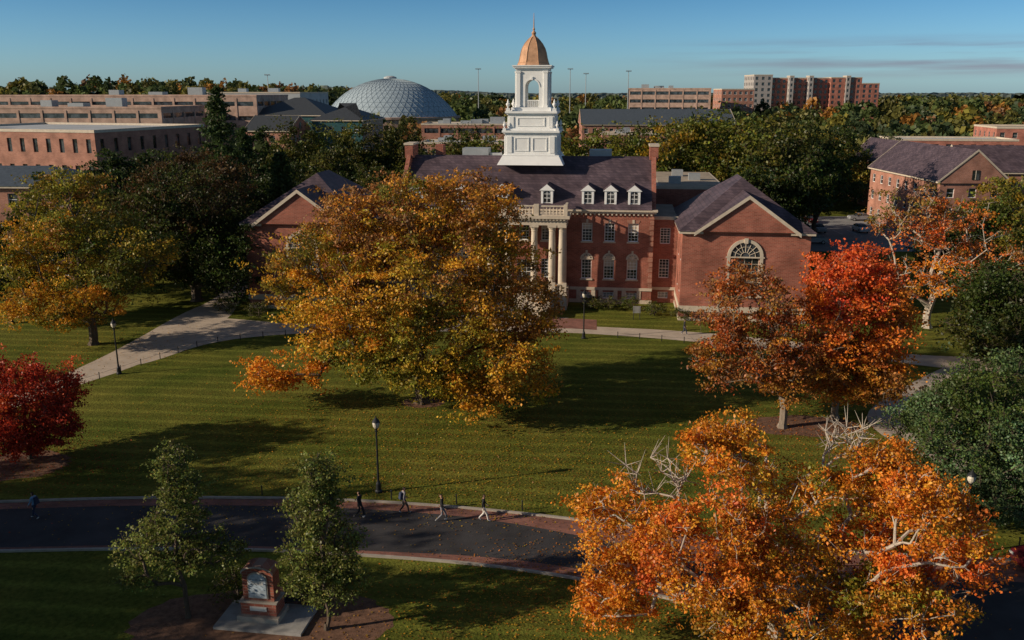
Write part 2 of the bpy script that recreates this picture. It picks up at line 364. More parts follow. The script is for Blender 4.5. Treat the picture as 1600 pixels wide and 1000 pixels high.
for s in(-1,1):
    x0,x1=sorted((s*3.2,s*3.7)); mb.box(x0,x1,PF-3.2,PF-.302,0,2.15,'limestone'); mb.box(x0-.1,x1+.1,PF-5.0,PF-3.2,0,1.2,'limestone')
    mb.box(x0-.05,x1+.05,PF-3.2,PF-.302,2.15,2.3,'stone_grey')
    for k in range(8): mb.tube((s*1.2,PF-.4-k*.55,2.1-k*.24),(s*1.2,PF-.4-k*.55,3.0-k*.24),.03,.03,'dark_metal')
    mb.tube((s*1.2,PF-.4,3.0),(s*1.2,PF-.4-3.85,1.32),.035,.035,'dark_metal')
for s in (-1,1):
    x0,x1=sorted((s*3.9,s*5.2)); balus(mb,x0,PF-.08,x1,PF-.08,2.1,1.0,'limestone',.3)
mb.obj('portico',hall)
def archpts(u,z,r,n=20): return [(u+r*math.cos(math.pi*i/n),z+r*math.sin(math.pi*i/n)) for i in range(n+1)]
for s,nmn in ((1,'east'),(-1,'west')):
    mb=MB(); i0,i1=18.4,32.2
    x0,x1=sorted((s*i0,s*i1)); W=x1-x0; y0,y1=-7.5,10; L=y1-y0; xc=(x0+x1)/2
    ar_=1.6
    fr=[(W/2-ar_,W/2+ar_,3.2,7.4),(W/2-1.2,W/2+1.2,.4,1.0)]
    wall(mb,(x0,y0),(1,0),W,0,9.9,fr,'brick',.25,'limestone',(4,5),.12)
    sr=[(6.6,8.6),(3,5.35)]
    wall(mb,(x1,y0),(0,1),L,0,9.9,gridholes(L,5,sr),'brick',.22,'white_paint',(3,6)); wall(mb,(x1,y1),(-1,0),W,0,9.9,gridholes(W,4,sr),'brick'); wall(mb,(x0,y1),(0,-1),L,0,9.9,gridholes(L,5,sr),'brick',.22,'white_paint',(3,6))
    for (a,b,c,d) in ((x0-.1,x1+.1,y0-.12,y0-.003),(x0-.1,x0-.003,y0,y1),(x1+.003,x1+.1,y0,y1)):
        mb.box(a,b,c,d,0,.38,'limestone'); mb.box(a,b,c,d,1.05,1.7,'limestone')
    hb=5.4
    mb.box(x0-.4,x0-.003,y0-.4,y1+.4,9.9,10.2,'limestone'); mb.box(x1+.003,x1+.4,y0-.4,y1+.4,9.9,10.2,'limestone')
    mb.box(x0-.003,xc-hb+.7,y0-.4,y0+.3,9.9,10.2,'limestone'); mb.box(xc+hb-.7,x1+.003,y0-.4,y0+.3,9.9,10.2,'limestone')
    mb.box(x0-.003,x1+.003,y1-.2,y1+.4,9.9,10.2,'limestone')
    hip(mb,x0-.5,x1+.5,y0-.5,y1+.5,10.2,15.5,7.0,7.0,'y','slate_roof')
    mb.poly([(xc-hb+.7,y0-.03,9.9),(xc+hb-.7,y0-.03,9.9),(xc+hb-.7,y0-.03,10.3),(xc,y0-.53,13.95),(xc-hb+.7,y0-.03,10.3)],'brick')
    mb.poly([(xc-hb,y0-.54,10.2),(xc+hb,y0-.54,10.2),(xc,y0-.54,13.9)],'brick')
    mb.poly([(xc-hb+.7,y0-.54,10.2),(xc-hb+.7,y0-.02,10.19),(xc+hb-.7,y0-.02,10.19),(xc+hb-.7,y0-.54,10.2)],'brick')
    a=[(xc-hb-.3,y0-.8,10.15),(xc,y0-.8,14.25),(xc+hb+.3,y0-.8,10.15)]
    for p,q in ((a[0],a[1]),(a[1],a[2])):
        t=.42; pb=(p[0],p[1],p[2]-t); qb=(q[0],q[1],q[2]-t)
        B=lambda v,dy:(v[0],v[1]+dy,v[2])
        mb.add([pb,qb,q,p,B(pb,.9),B(qb,.9),B(q,.9),B(p,.9)],[(0,1,2,3),(0,4,5,1),(4,7,6,5)],'limestone')
    mb.poly([(a[0][0],a[0][1],10.16),(xc,a[1][1],14.26),(xc,y0+7,14.26),(xc-hb-.3,y0+3,10.16)],'slate_roof'); mb.poly([(xc,a[1][1],14.26),(a[2][0],a[2][1],10.16),(xc+hb+.3,y0+3,10.16),(xc,y0+7,14.26)],'slate_roof')
    ap=archpts(xc,7.42,ar_); 
    mb.poly([(p,y0-.04,z) for p,z in ap],'window_glass')
    op=archpts(xc,7.42,ar_+.35)
    for k in range(len(ap)-1):
        (p,z),(p2,z2),(o1,w1),(o2,w2)=ap[k],ap[k+1],op[k],op[k+1]
        mb.poly([(o1,y0-.15,w1),(p,y0-.15,z),(p2,y0-.15,z2),(o2,y0-.15,w2)],'limestone')
        mb.poly([(p,y0-.15,z),(p,y0-.04,z),(p2,y0-.04,z2),(p2,y0-.15,z2)],'limestone'); mb.poly([(o1,y0-.003,w1),(o1,y0-.15,w1),(o2,y0-.15,w2),(o2,y0-.003,w2)],'limestone')
    for k in range(1,8):
        t=math.pi*k/8; mb.tube((xc+.5*math.cos(t),y0-.08,7.42+.5*math.sin(t)),(xc+ar_*math.cos(t),y0-.08,7.42+ar_*math.sin(t)),.035,.035,'limestone',4)
    for r in (.5,1.1):
        q=archpts(xc,7.42,r,12)
        for k in range(12): mb.tube((q[k][0],y0-.085,q[k][1]),(q[k+1][0],y0-.085,q[k+1][1]),.03,.03,'limestone',4)
    mb.box(xc-2.1,xc+2.1,y0-.14,y0-.04,7.28,7.42,'limestone'); mb.box(xc-.2,xc+.2,y0-.28,y0-.151,8.9,9.5,'limestone')
    for ss in (-1,1):
        a,b=sorted((xc+ss*(ar_+.02),xc+ss*(ar_+.34))); mb.box(a,b,y0-.13,y0-.003,3.0,7.27,'limestone')
    mb.box(xc-2.2,xc+2.2,y0-.2,y0-.003,2.8,2.997,'limestone')
    mb.obj(nmn+'_wing',hall)
    mb=MB(); a,b=sorted((s*(HW+.003),s*(i0-.003))); 
    wall(mb,(a,1.0),(1,0),b-a,0,10.2,[((b-a)/2-.6,(b-a)/2+.6,p,q) for p,q in ((7.3,9.2),(3.1,5.4),(.55,1.35))],'brick',.22,'white_paint',(3,6))
    mb.box(a,b,.85,.997,10.2,10.6,'limestone'); mb.box(a,b,1.0,14,10.2,10.5,'roof_membrane'); mb.box(a,b,.9,.997,1.6,1.95,'limestone')
    mb.obj(nmn+'_link',hall)
mb=MB(); wall(mb,(16.2,14.2),(1,0),9,0,12.5,gridholes(9,3,[(7.6,9.8)]),'brick'); wall(mb,(25.2,14.2),(0,1),22,0,12.5,gridholes(22,7,[(7.6,9.8)]),'brick');wall(mb,(16.2,36.2),(0,-1),22,0,12.5,gridholes(22,7,[(7.6,9.8)]),'brick')
mb.box(16.2,25.2,14.2,36.2,12.5,12.9,'limestone'); mb.box(16.6,24.8,14.6,35.8,12.904,12.95,'roof_membrane')
for (x,y) in ((18,17),(21,22),(19,28)): mb.box(x,x+1.6,y,y+1.2,12.95,13.9,'grey_metal')
mb.obj('rear_block',hall)
# cupola
mb=MB(); tx,ty=0.3,7.5; WP='white_paint'
def sq(h,z0,z1,mt=WP): mb.box(tx-h,tx+h,ty-h,ty+h,z0,z1,mt)
def frus(h0,z0,h1,z1,mt=WP):
    vs=[(tx+a*h,ty+b*h,z) for h,z in((h0,z0),(h1,z1)) for a,b in((-1,-1),(1,-1),(1,1),(-1,1))]
    mb.add(vs,[(0,3,2,1),(4,5,6,7),(0,1,5,4),(1,2,6,5),(2,3,7,6),(3,0,4,7)],mt)
frus(4.1,16.3,3.55,17.3); sq(3.5,17.3,17.5)
sq(3.2,17.5,20.0); sq(3.35,20.0,20.2); sq(3.55,20.2,20.45); sq(3.05,20.45,20.7)
sq(2.85,20.7,22.3); sq(3.0,22.3,22.5); sq(3.2,22.5,22.75); sq(2.4,22.75,23.2)
for fx,fy in ((0,-1),(1,0),(0,1),(-1,0)):
    U=(-fy,fx); 
    def fb(h,u0,u1,n0,n1,z0,z1,mt=WP):
        Pc=(tx+fx*h,ty+fy*h); mb.obox(Pc,U,u0,u1,n0,n1,z0,z1,mt)
    for u in (-2.95,2.35): fb(3.2,u,u+.6,.003,.12,17.75,19.75)
    fb(3.2,-3.0,3.0,.003,.14,17.502,17.7)
    for (a,b) in ((-2.0,-.2),(.2,2.0)):
        for q in ((a,a+.1,17.95,19.6),(b-.1,b,17.95,19.6)): fb(3.2,q[0],q[1],.003,.07,q[2],q[3])
        fb(3.2,a+.1,b-.1,.003,.07,17.95,18.05); fb(3.2,a+.1,b-.1,.003,.07,19.5,19.6)
    for u in (-2.65,2.15): fb(2.85,u,u+.5,.003,.1,20.8,22.1)
    for q in ((-1.7,-1.6,20.95,22.0),(1.6,1.7,20.95,22.0),(-1.6,1.6,20.95,21.05),(-1.6,1.6,21.9,22.0)): fb(2.85,*q[:2],.003,.07,*q[2:])
for a in(-1,1):
    for b in (-1,1):
        for h,z,k in ((2.85,22.75,1.0),(3.25,20.45,.8)):
            mb.box(tx+a*h-.25*k,tx+a*h+.25*k,ty+b*h-.25*k,ty+b*h+.25*k,z,z+.35*k,WP)
            mb.lathe(tx+a*h,ty+b*h,[(.1*k,z+.35*k),(.08*k,z+.45*k),(.25*k,z+.75*k),(.26*k,z+.9*k),(.12*k,z+1.0*k),(.14*k,z+1.1*k),(.03*k,z+1.45*k)],WP,10)
hb=1.95; z0,z1=23.2,27.6; ra=.85; zs=25.65
for fx,fy in ((0,-1),(1,0),(0,1),(-1,0)):
    U=(-fy,fx); N=(fx,fy)
    P=(tx+fx*hb-U[0]*hb,ty+fy*hb-U[1]*hb)
    q=lambda u,n,z:(P[0]+U[0]*u+N[0]*n,P[1]+U[1]*u+N[1]*n,z)
    Lw=2*hb; T=.45
    mb.obox(P,U,0.003,hb-ra,-T,0,z0,z1,WP); mb.obox(P,U,hb+ra,Lw-.003,-T,0,z0,z1,WP)
    n=14; ar=[(hb+ra*math.cos(math.pi*i/n),zs+ra*math.sin(math.pi*i/n)) for i in range(n+1)]
    for i in range(n):
        (a,za),(b,zb)=ar[i],ar[i+1]
        mb.poly([q(b,0,zb),q(a,0,za),q(a,0,z1),q(b,0,z1)],WP); mb.poly([q(a,-T,za),q(b,-T,zb),q(b,-T,z1),q(a,-T,z1)],WP); mb.poly([q(a,0,za),q(b,0,zb),q(b,-T,zb),q(a,-T,za)],WP)
        o1=(hb+(ra+.15)*math.cos(math.pi*i/n),zs+(ra+.15)*math.sin(math.pi*i/n)); o2=(hb+(ra+.15)*math.cos(math.pi*(i+1)/n),zs+(ra+.15)*math.sin(math.pi*(i+1)/n))
        mb.poly([q(a,.07,za),q(o1[0],.07,o1[1]),q(o2[0],.07,o2[1]),q(b,.07,zb)],WP)
    for a,b in ((.05,.5),(Lw-.5,Lw-.05)): mb.obox(P,U,a,b,.003,.15,z0+.25,z1-.3,WP); mb.obox(P,U,a-.06,b+.06,.003,.2,z1-.3,z1-.1,WP); mb.obox(P,U,a-.06,b+.06,.003,.2,z0+.003,z0+.25,WP)
    mb.obox(P,U,hb-.1,hb+.1,.003,.16,zs+ra-.05,zs+ra+.35,WP)
    mb.obox(P,U,hb-ra,hb+ra,-.25,-.1,z0+.75,z0+.87,WP)
    for i in range(7): 
        u=hb-ra+.12+i*(2*ra-.24)/6; mb.obox(P,U,u-.05,u+.05,-.22,-.13,z0,z0+.75,WP)
sq(1.4,27.0,27.55)
sq(2.05,27.6,27.85); sq(2.3,27.85,28.05); sq(2.42,28.05,28.2)
mb.obj('cupola',hall)
mb=MB()
mb.lathe(tx,ty,[(2.1,28.2),(2.05,28.45),(1.92,28.6),(1.78,29.1),(1.66,29.7),(1.48,30.25),(1.15,30.8),(.75,31.25),(.42,31.55),(.3,31.7)],'copper',8,math.pi/8)
for k in range(8):
    a=math.pi/8+k*math.pi/4; pr=[(2.1,28.25),(1.92,28.6),(1.78,29.1),(1.66,29.7),(1.48,30.25),(1.15,30.8),(.75,31.25),(.42,31.55)]
    for (r0,za),(r1,zb) in zip(pr[:-1],pr[1:]): mb.tube((tx+r0*math.cos(a),ty+r0*math.sin(a),za),(tx+r1*math.cos(a),ty+r1*math.sin(a),zb),.05,.05,'copper',5)
mb.lathe(tx,ty,[(.3,31.65),(.22,31.85),(.3,32.05),(.2,32.2),(.09,32.35),(.16,32.5),(.07,32.7),(.06,33.3),(.02,34.4)],'copper',12)
mb.obj('copper_dome',hall)
# ------------------------------------------------------------ ground
def terr(x,y):
    t=min(max((y-250)/350,0),1); t=t*t*(3-2*t); z=9*t
    if y>350:
        dx=(x+260)/150; z+=12*math.exp(-dx*dx)*min((y-350)/200,1)
    return z
xs=sorted(set([-6000,-4000,-2500,-1600,-1000,-700]+list(range(-500,501,50))+[700,1000,1600,2500,4000,6000]))
ys=sorted(set([-200,-50,0]+list(range(50,901,50))+[1200,1800,2600,4000,6500]))
mb=MB(); vs=[(x,y,terr(x,y)) for y in ys for x in xs]; nx=len(xs)
mb.add(vs,[(j*nx+i,j*nx+i+1,(j+1)*nx+i+1,(j+1)*nx+i) for j in range(len(ys)-1) for i in range(nx-1)],'grass')
mb.obj('ground')
def smooth(pts,it=2):
    for _ in range(it):
        q=[pts[0]]
        for a,b in zip(pts[:-1],pts[1:]): q+= [tuple(.75*a[i]+.25*b[i] for i in range(len(a))),tuple(.25*a[i]+.75*b[i] for i in range(len(a)))]
        q.append(pts[-1]); pts=q
    return pts
def ribbon(name,A,B,z,mt,sm=2):
    A=smooth(A,sm);B=smooth(B,sm); mb=MB()
    for i in range(len(A)-1): mb.poly([A[i]+(z,),A[i+1]+(z,),B[i+1]+(z,),B[i]+(z,)],mt)
    for i,f in enumerate(mb.f):
        v=[Vector(mb.v[k]) for k in f]; 
        if (v[1]-v[0]).cross(v[2]-v[0]).z<0: mb.f[i]=f[::-1]
    return mb.obj(name)
def kerb(name,A,z=.12,w=.16,sm=2,mt='kerb_stone'):
    A=smooth(A,sm); mb=MB(); L=[];Rr=[]
    for i,p in enumerate(A):
        a=A[max(i-1,0)];b=A[min(i+1,len(A)-1)]; d=Vector((b[0]-a[0],b[1]-a[1])).normalized(); n=Vector((-d.y,d.x))*w/2
        L.append((p[0]+n.x,p[1]+n.y)); Rr.append((p[0]-n.x,p[1]-n.y))
    for i in range(len(A)-1):
        a,b,c,d=L[i],L[i+1],Rr[i+1],Rr[i]
        mb.add([a+(0,),b+(0,),c+(0,),d+(0,),a+(z,),b+(z,),c+(z,),d+(z,)],[(7,6,5,4),(0,1,5,4),(2,3,7,6)],mt)
    return mb.obj(name)
UP=[(-60,49.8),(-45,50.3),(-32.2,51.2),(-24.4,51.8),(-15.5,51.8),(-9.7,51.4),(-4,50.6),(.8,49.6),(5.4,48.4),(11,46.6),(17.8,45),(28,43.9),(50,43),(80,43)]
LO=[(-60,44),(-45,44.4),(-28.8,45),(-21.6,45.3),(-14.4,45.2),(-8.5,44.6),(-3.5,43.9),(.2,43.1),(3.6,42.1),(8.5,40),(14,37.5),(20,34),(30,28),(60,28)]
ribbon('asphalt_road',UP,LO,.004,'asphalt')
sh=lambda P,f:[(x,y+f(x)) for x,y in P]
ribbon('brick_walk',sh(UP,lambda x:-.05),sh(UP,lambda x:-1.0-(1.3/(1+math.exp(-(x-2)*.7)))),.008,'brick_paving')
ribbon('brick_edging',sh(LO,lambda x:.08),sh(LO,lambda x:.5+.6/(1+math.exp(-(x+4)*.6))),.008,'brick_paving')
kerb('kerb',UP); kerb('kerb',LO)
ribbon('concrete_path',[(-50,62),(-45,67),(-41.3,75.1),(-39.4,85.7),(-38.6,100.4),(-37,107),(-38.1,118.4),(-42.9,138),(-48,170)],
   [(-47,58),(-42,65),(-39.2,72.4),(-34.8,81),(-32.0,96.5),(-33.6,107),(-35,115),(-39.5,138),(-44,170)],.004,'concrete')
ribbon('concrete_path',[(-38,86),(-34.5,98.5),(-30.8,97.7),(-25.6,95.8),(-18,95.2),(-8,95.3),(5,95.3),(9.2,94.4),(18,92.8),(28,89),(38.1,84),(43.5,82.8),(50,83)],
   [(-36,80),(-34.4,81.2),(-31.4,88.2),(-24.7,91.4),(-17.6,92.0),(-8,92.6),(5,92),(8.9,91.4),(17.4,89),(27,85),(37.3,80.8),(42,78.5),(50,78)],.008,'concrete')
ribbon('concrete_path',[(43,80),(38.6,75.4),(33,69.5),(30.2,66),(30.6,61),(34,55),(40,46)],[(40.5,79.5),(36.6,76),(31,70.5),(27.6,66),(28,60.5),(31.6,54),(37,45)],.012,'concrete')
ribbon('brick_plaza',[(2.5,98.2),(7,98),(9.6,97.4)],[(2.5,93.8),(6.5,93.6),(9.2,93)],.016,'brick_paving',0)
ribbon('brick_plaza',[(-6,99.5),(6.5,98.3)],[(-6,94),(2.4,93.8)],.012,'concrete',0)
ribbon('parking_lot',[(46,184),(62,184),(80,184)],[(43,142),(56,142),(71,142)],.004,'asphalt_old',0)
mb=MB()
for i in range(12): mb.poly([(47+i*2.6,160,.008),(47.12+i*2.6,160,.008),(47.12+i*2.6,165,.008),(47+i*2.6,165,.008)],'road_line')
mb.obj('parking_bay_lines')
def bed(name,cx,cy,rx,ry,z=.004,mt='mulch',seed=0):
    mb=MB(); n=48; mb.poly([(cx+rx*math.cos(2*math.pi*i/n)*(1+.06*math.sin(3*i+seed)),cy+ry*math.sin(2*math.pi*i/n)*(1+.06*math.cos(2*i*.5+seed)),z) for i in range(n)],mt); return mb.obj(name)
bed('mulch_bed',-12.2,38.2,6.4,3.1); bed('mulch_bed',-34,57,3.2,2.5,seed=2); bed('mulch_bed',22.5,64.5,4.5,2.2,seed=1); bed('mulch_bed',-7.4,69.8,1.8,1.3,seed=3)
def fence(A,off,name='post_and_rail_fence',sp=2.3,h=.6,rail=True):
    A=smooth(A,2); mb=MB(); acc=0; last=None
    for p,q in zip(A[:-1],A[1:]):
        d=math.dist(p,q); t=0
        while acc+ (d-t)>=sp:
            t+=sp-acc; acc=0; x=p[0]+(q[0]-p[0])*t/d; y=p[1]+(q[1]-p[1])*t/d+off
            mb.lathe(x,y,[(.045,0),(.04,h),(.06,h+.02),(.02,h+.08)],'dark_metal',6)
            if last and rail: mb.tube((last[0],last[1],h-.08),(x,y,h-.08),.01,.01,'dark_metal',4)
            last=(x,y)
        acc+=d-t
    mb.obj(name)
fence(UP[3:9],.5,'bollard_row',4.2,.6,False)
fence([(-39.2,72.4),(-34.8,81),(-31.4,88.2),(-24.7,91.2),(-17.6,91.8),(-8,92.2)],-.5)
fence([(8.9,91),(17.4,88.6),(27,84.6),(37,80.4)],-.5)
fence([(26,44.6),(34,44.3),(40,44.3)],.3,h=.9)
def lamp(x,y,h=4.9):
    e=empty('street_lamp',(x,y,0)); mb=MB()
    mb.lathe(0,0,[(.24,0),(.24,.12),(.18,.2),(.16,.6),(.1,.75),(.075,.9),(.055,h-.75),(.1,h-.72),(.1,h-.66),(.05,h-.62),(.12,h-.5)],'dark_metal',12)
    mb.obj('post',e)
    mb=MB(); mb.lathe(0,0,[(.11,h-.5),(.2,h-.36),(.23,h-.2),(.2,h-.08)],'lamp_glass',12); mb.obj('lantern_glass',e)
    mb=MB(); mb.lathe(0,0,[(.25,h-.08),(.22,h),(.12,h+.12),(.05,h+.2),(.03,h+.32)],'dark_metal',12)
    for k in range(4):
        a=k*math.pi/2; mb.tube((.12*math.cos(a),.12*math.sin(a),h-.5),(.245*math.cos(a),.245*math.sin(a),h-.08),.02,.02,'dark_metal',4)
    mb.obj('lantern_cap',e)
for x,y in ((-8.6,52.7),(-36.0,77.5),(7.5,89.6),(25.0,44.6),(33,86),(52,120)): lamp(x,y)
for x,y,h in ((-16.5,450,36),(28.5,450,36),(37,460,34),(57,450,35),(-117,440,33)):
    e=empty('floodlight_mast',(x,y,0)); mb=MB(); mb.lathe(0,0,[(.3,0),(.14,h)],'grey_metal',8); mb.box(-1.4,1.4,-.2,.2,h-.2,h,'grey_metal')
    for k in range(5): mb.box(-1.3+k*.56,-.95+k*.56,-.5,-.2,h-.1,h+.35,'grey_metal')
    mb.obj('mast',e)
mb=MB(); mb.tube((0,0,0),(0,0,1.5),.04,.04,'dark_metal'); mb.tube((.7,0,0),(.7,0,1.5),.04,.04,'dark_metal'); mb.box(-.08,.78,-.03,.03,.75,1.55,'stone_grey'); mb.obj('lawn_sign',loc=(13.8,97.6,0))
# monument
mo=empty('brick_monument',(-12.2,38.6,0),R(-8)); mb=MB()
mb.box(-2.0,2.4,-1.3,1.1,0,.15,'stone_grey'); mb.box(-1.05,1.05,-.7,.65,.15,.42,'kerb_stone')
mb.box(-.78,.78,-.38,.38,.42,2.6,'brick')
n=12
top=[(.78*math.cos(math.pi*i/n),2.6+.36*math.sin(math.pi*i/n)) for i in range(n+1)]
mb.poly([(x,-.38,z) for x,z in top],'brick'); mb.poly([(x,.38,z) for x,z in top[::-1]],'brick')
for i in range(n):
    a,b=top[i],top[i+1]; mb.poly([(a[0]*1.06,-.45,a[1]+.04),(b[0]*1.06,-.45,b[1]+.04),(b[0]*1.06,.45,b[1]+.04),(a[0]*1.06,.45,a[1]+.04)][::-1],'brick_far')
    mb.poly([(a[0],-.45,a[1]-.04),(a[0]*1.06,-.45,a[1]+.04),(b[0]*1.06,-.45,b[1]+.04),(b[0],-.45,b[1]-.04)][::-1],'kerb_stone')
mb.box(-.9,.9,-.5,.5,.42,1.08,'brick'); mb.box(-.95,.95,-.54,.54,1.08,1.16,'kerb_stone')
mb.obj('pier',mo); mb=MB()
mb.box(-.5,.5,-.43,-.383,1.3,2.35,'kerb_stone'); mb.box(-.44,.44,-.45,-.432,1.35,2.31,'plaque_blue')
mb.poly([(.5*math.cos(math.pi*i/n),-.425,2.352+.35*math.sin(math.pi*i/n)) for i in range(n+1)],'kerb_stone'); mb.poly([(.43*math.cos(math.pi*i/n),-.44,2.32+.3*math.sin(math.pi*i/n)) for i in range(n+1)],'plaque_blue')
mb.box(-.42,.42,-.54,-.503,.68,.9,'plaque_white')
mb.box(-.3,.3,-.46,-.452,2.05,2.25,'plaque_white')
mb.obj('plaques',mo)
be=empty('park_bench',(-10.6,39.6,0),R(10)); mb=MB()
for k in range(4): mb.box(-.8,.8,-.25+k*.13,-.15+k*.13,.43,.46,'dark_metal')
for k in range(3): mb.box(-.8,.8,.28+k*.03,.31+k*.03,.55+k*.14,.65+k*.14,'dark_metal')
for x in(-.75,.7): mb.box(x,x+.05,-.25,-.2,0,.43,'dark_metal'); mb.box(x,x+.05,.22,.27,0,.95,'dark_metal'); mb.box(x,x+.05,-.25,.22,.6,.64,'dark_metal')
mb.obj('bench_frame',be)
# ------------------------------------------------------------ vehicles
def car(name,x,y,rot,paint):
    e=empty(name,(x,y,0),R(rot)); mb=MB()
    prof=[(-2.2,.35),(-2.25,.75),(-2.1,.95),(-1.2,1.02),(1.5,1.05),(2.1,.98),(2.2,.7),(2.15,.35)]
    W=.86
    vs=[(x_,-W,z) for x_,z in prof]+[(x_,W,z) for x_,z in prof]; n=len(prof)
    mb.add(vs,[tuple(range(n)),tuple(range(2*n-1,n-1,-1))]+[(i,n+i,n+(i+1)%n,(i+1)%n) for i in range(n)],paint)
    cab=[(-1.25,1.0),(-.45,1.45),(.95,1.47),(1.75,1.03)]
    vs=[(x_,-W+.04-(.0 if z<1.1 else -.14),z) for x_,z in cab]+[(x_,W-.04-(.0 if z<1.1 else .14),z) for x_,z in cab]
    mb.add(vs,[(0,3,2,1),(4,5,6,7),(0,1,5,4),(2,3,7,6)],'window_glass'); 
    mb.poly([vs[1],vs[2],vs[6],vs[5]],paint); mb.box(-.42,.9,-.66,.66,1.462,1.49,paint)
    for s in(-1,1):
        mb.box(.2,.28,s*.78-.03,s*.78+.03,1.0,1.45,paint)
        mb.box(2.13,2.22,s*.65-.17,s*.65+.17,.72,.86,'tail_light'); mb.box(-2.27,-2.15,s*.65-.17,s*.65+.17,.68,.8,'plaque_white')
        mb.box(-1.0,-.85,s*.93-.08,s*.93+.08,.98,1.1,paint)
    mb.obj('body',e); mb=MB()
    for wx in(-1.4,1.35):
        for s in (-1,1): mb.tube((wx,s*.9,.33),(wx,s*.68,.33),.33,.33,'rubber',18); mb.tube((wx,s*.92,.33),(wx,s*.88,.33),.19,.2,'grey_metal',12)
    mb.obj('wheels',e)
for i,(x,y,r,p) in enumerate(((54,163,90,'car_white'),(56.6,163,90,'car_silver'),(49,162.5,90,'car_black'),(64.4,163,90,'car_white'),(59,175,90,'car_maroon'),(70,178,0,'car_silver'),(29.5,43.2,5,'car_maroon'),(46,172,90,'car_white'),(51.5,150,0,'car_silver'))): car('parked_car',x,y,r,p)
# ------------------------------------------------------------ background buildings
building('lecture_hall',(-150,232,0),-3,62,28,21.0,6,20,10,'brick_tan','flat',rm='roof_membrane',strip=True,wh=1.2,frame=None,rooftop=3)
building('lecture_hall',(-150,262,0),-3,78,30,23.8,6,20,10,'brick_tan','flat',rm='roof_membrane',strip=True,wh=1.2,frame=None,rooftop=3)
building('brick_classroom_building',(-110.3,167.5,0),-16.7,40,31,18.2,4,14,9,'brick_far','flat',rm='roof_pale',ww=1.0,wh=2.4,frame=None,rooftop=1)
building('brick_house_row',(-100,121,0),-3,41,14,12.6,4,13,4,'brick_far','hip',2.4,'slate_blue',ww=1.4,wh=1.7)
building('dark_roofed_hall',(-76,260,0),-10,24,22,18.5,4,6,5,'teal_panel','hip',5,'slate_dark')
building('dark_roofed_hall',(-54,245,0),-8,14,20,17.5,4,4,5,'teal_panel','hip',4.6,'slate_dark')
building('dark_roofed_hall',(-70,238,0),-10,12,14,15,4,4,5,'brick_far','gable',4,'slate_dark')
building('field_house',(-110,330,0),-3,34,40,24.6,4,8,8,'roof_pale','flat',rm='roof_pale',frame=None,rooftop=2)
building('brick_classroom_building',(-30,300,0),-4,30,18,14.5,4,12,5,'brick_far','flat',rm='roof_pale',strip=True,frame=None,rooftop=6)
building('brick_classroom_building',(-24,235,0),-4,26,14,12.0,3,10,5,'brick_far','flat',rm='roof_pale',ww=1.4,rooftop=3)
building('long_metal_roof_hall',(23,298,0),-2,50,24,14.5,4,18,6,'brick_far','gable',5,'slate_blue')
building('brick_classroom_building',(26,262,0),-2,26,14,13,4,10,4,'brick_far','flat',rm='roof_membrane',strip=True,frame=None,rooftop=2)
building('stone_research_building',(57,450,0),-8,40,30,26.5,7,14,8,'brick_tan','flat',rm='roof_membrane',strip=True,wh=1.6,frame=None,rooftop=4)
building('brick_apartment_block',(110,480,0),0,17,20,26.3,8,6,5,'brick_far','flat',rm='roof_membrane',ww=1.5)
brickmat('brick_red_far',(.44,.17,.12),(.36,.13,.095),(.4,.2,.15)); mat('concrete_pale',(.36,.33,.31),.8,var=.12)
for nm_,x,w,h,wmn in (('a',137,10.5,34.2,'concrete_pale'),('b',147.6,33,32.6,'brick_red_far'),('c',180.7,17.5,32.8,'brick_red_far'),('d',198.3,10,29.6,'brick_red_far')):
    building('residential_tower',(x,520+(3 if nm_=='b' else 0),0),0,w,22,h,11,max(3,int(w/3)),6,wmn,'flat',rm='roof_membrane',ww=1.6,wh=1.7,frame=None)
for x in (157,168,189): building('residential_tower',(x,519,0),0,2.4,6,33.6,11,1,2,'concrete_pale','flat',ww=1.2,frame=None)
building('gabled_brick_hall',(84.2,152,0),90,30,11.3,10,3,8,3,'brick_far','gable',5.6,'slate_roof')
building('gabled_brick_hall',(88.5,190,0),90,22,8.5,10,3,6,2,'brick_far','gable',4.8,'slate_roof')
building('gabled_brick_hall',(86,171,0),-6,60,12,10,3,16,3,'brick_far','gable',5,'slate_roof')
building('brick_classroom_building',(138,258,0),-10,40,20,15.0,4,12,5,'brick_red_far','flat',rm='roof_membrane',frame='concrete_pale')
building('brick_classroom_building',(98,232,0),-8,30,14,13.0,4,10,5,'brick_red_far','flat',rm='roof_pale',frame='concrete_pale')
# arena dome
ar=empty('domed_arena',(-57,430,0)); mb=MB(); r=31; hh=17; zb=14.2
Rs=(r*r+hh*hh)/(2*hh)
nl,na=13,56; am=math.asin(r/Rs); V=[];F=[]
for j in range(nl+1):
    t=am*(1-j/nl*.985)
    for i in range(na):
        a=2*math.pi*(i+.5*(j%2))/na; V.append((Rs*math.sin(t)*math.cos(a),Rs*math.sin(t)*math.sin(a),zb+Rs*math.cos(t)-(Rs-hh)))
for j in range(nl):
    for i in range(na):
        k=(i+1)%na
        if j%2==0: F+=[(j*na+i,j*na+k,(j+1)*na+i),(j*na+k,(j+1)*na+k,(j+1)*na+i)]
        else: F+=[(j*na+i,j*na+k,(j+1)*na+k),(j*na+i,(j+1)*na+k,(j+1)*na+i)]
mat('dome_panel',(.36,.44,.49),.5,0,var=.1); mat('dome_rib',(.22,.28,.32),.6)
mb.add(V,F,'dome_panel'); mb.obj('dome_shell',ar)
mb=MB()
es=set()
for f in F:
    for a,b in ((f[0],f[1]),(f[1],f[2]),(f[2],f[0])): es.add((min(a,b),max(a,b)))
for a,b in es:
    if V[a][1]<12 : mb.tube(V[a],V[b],.12,.12,'dome_rib',3)
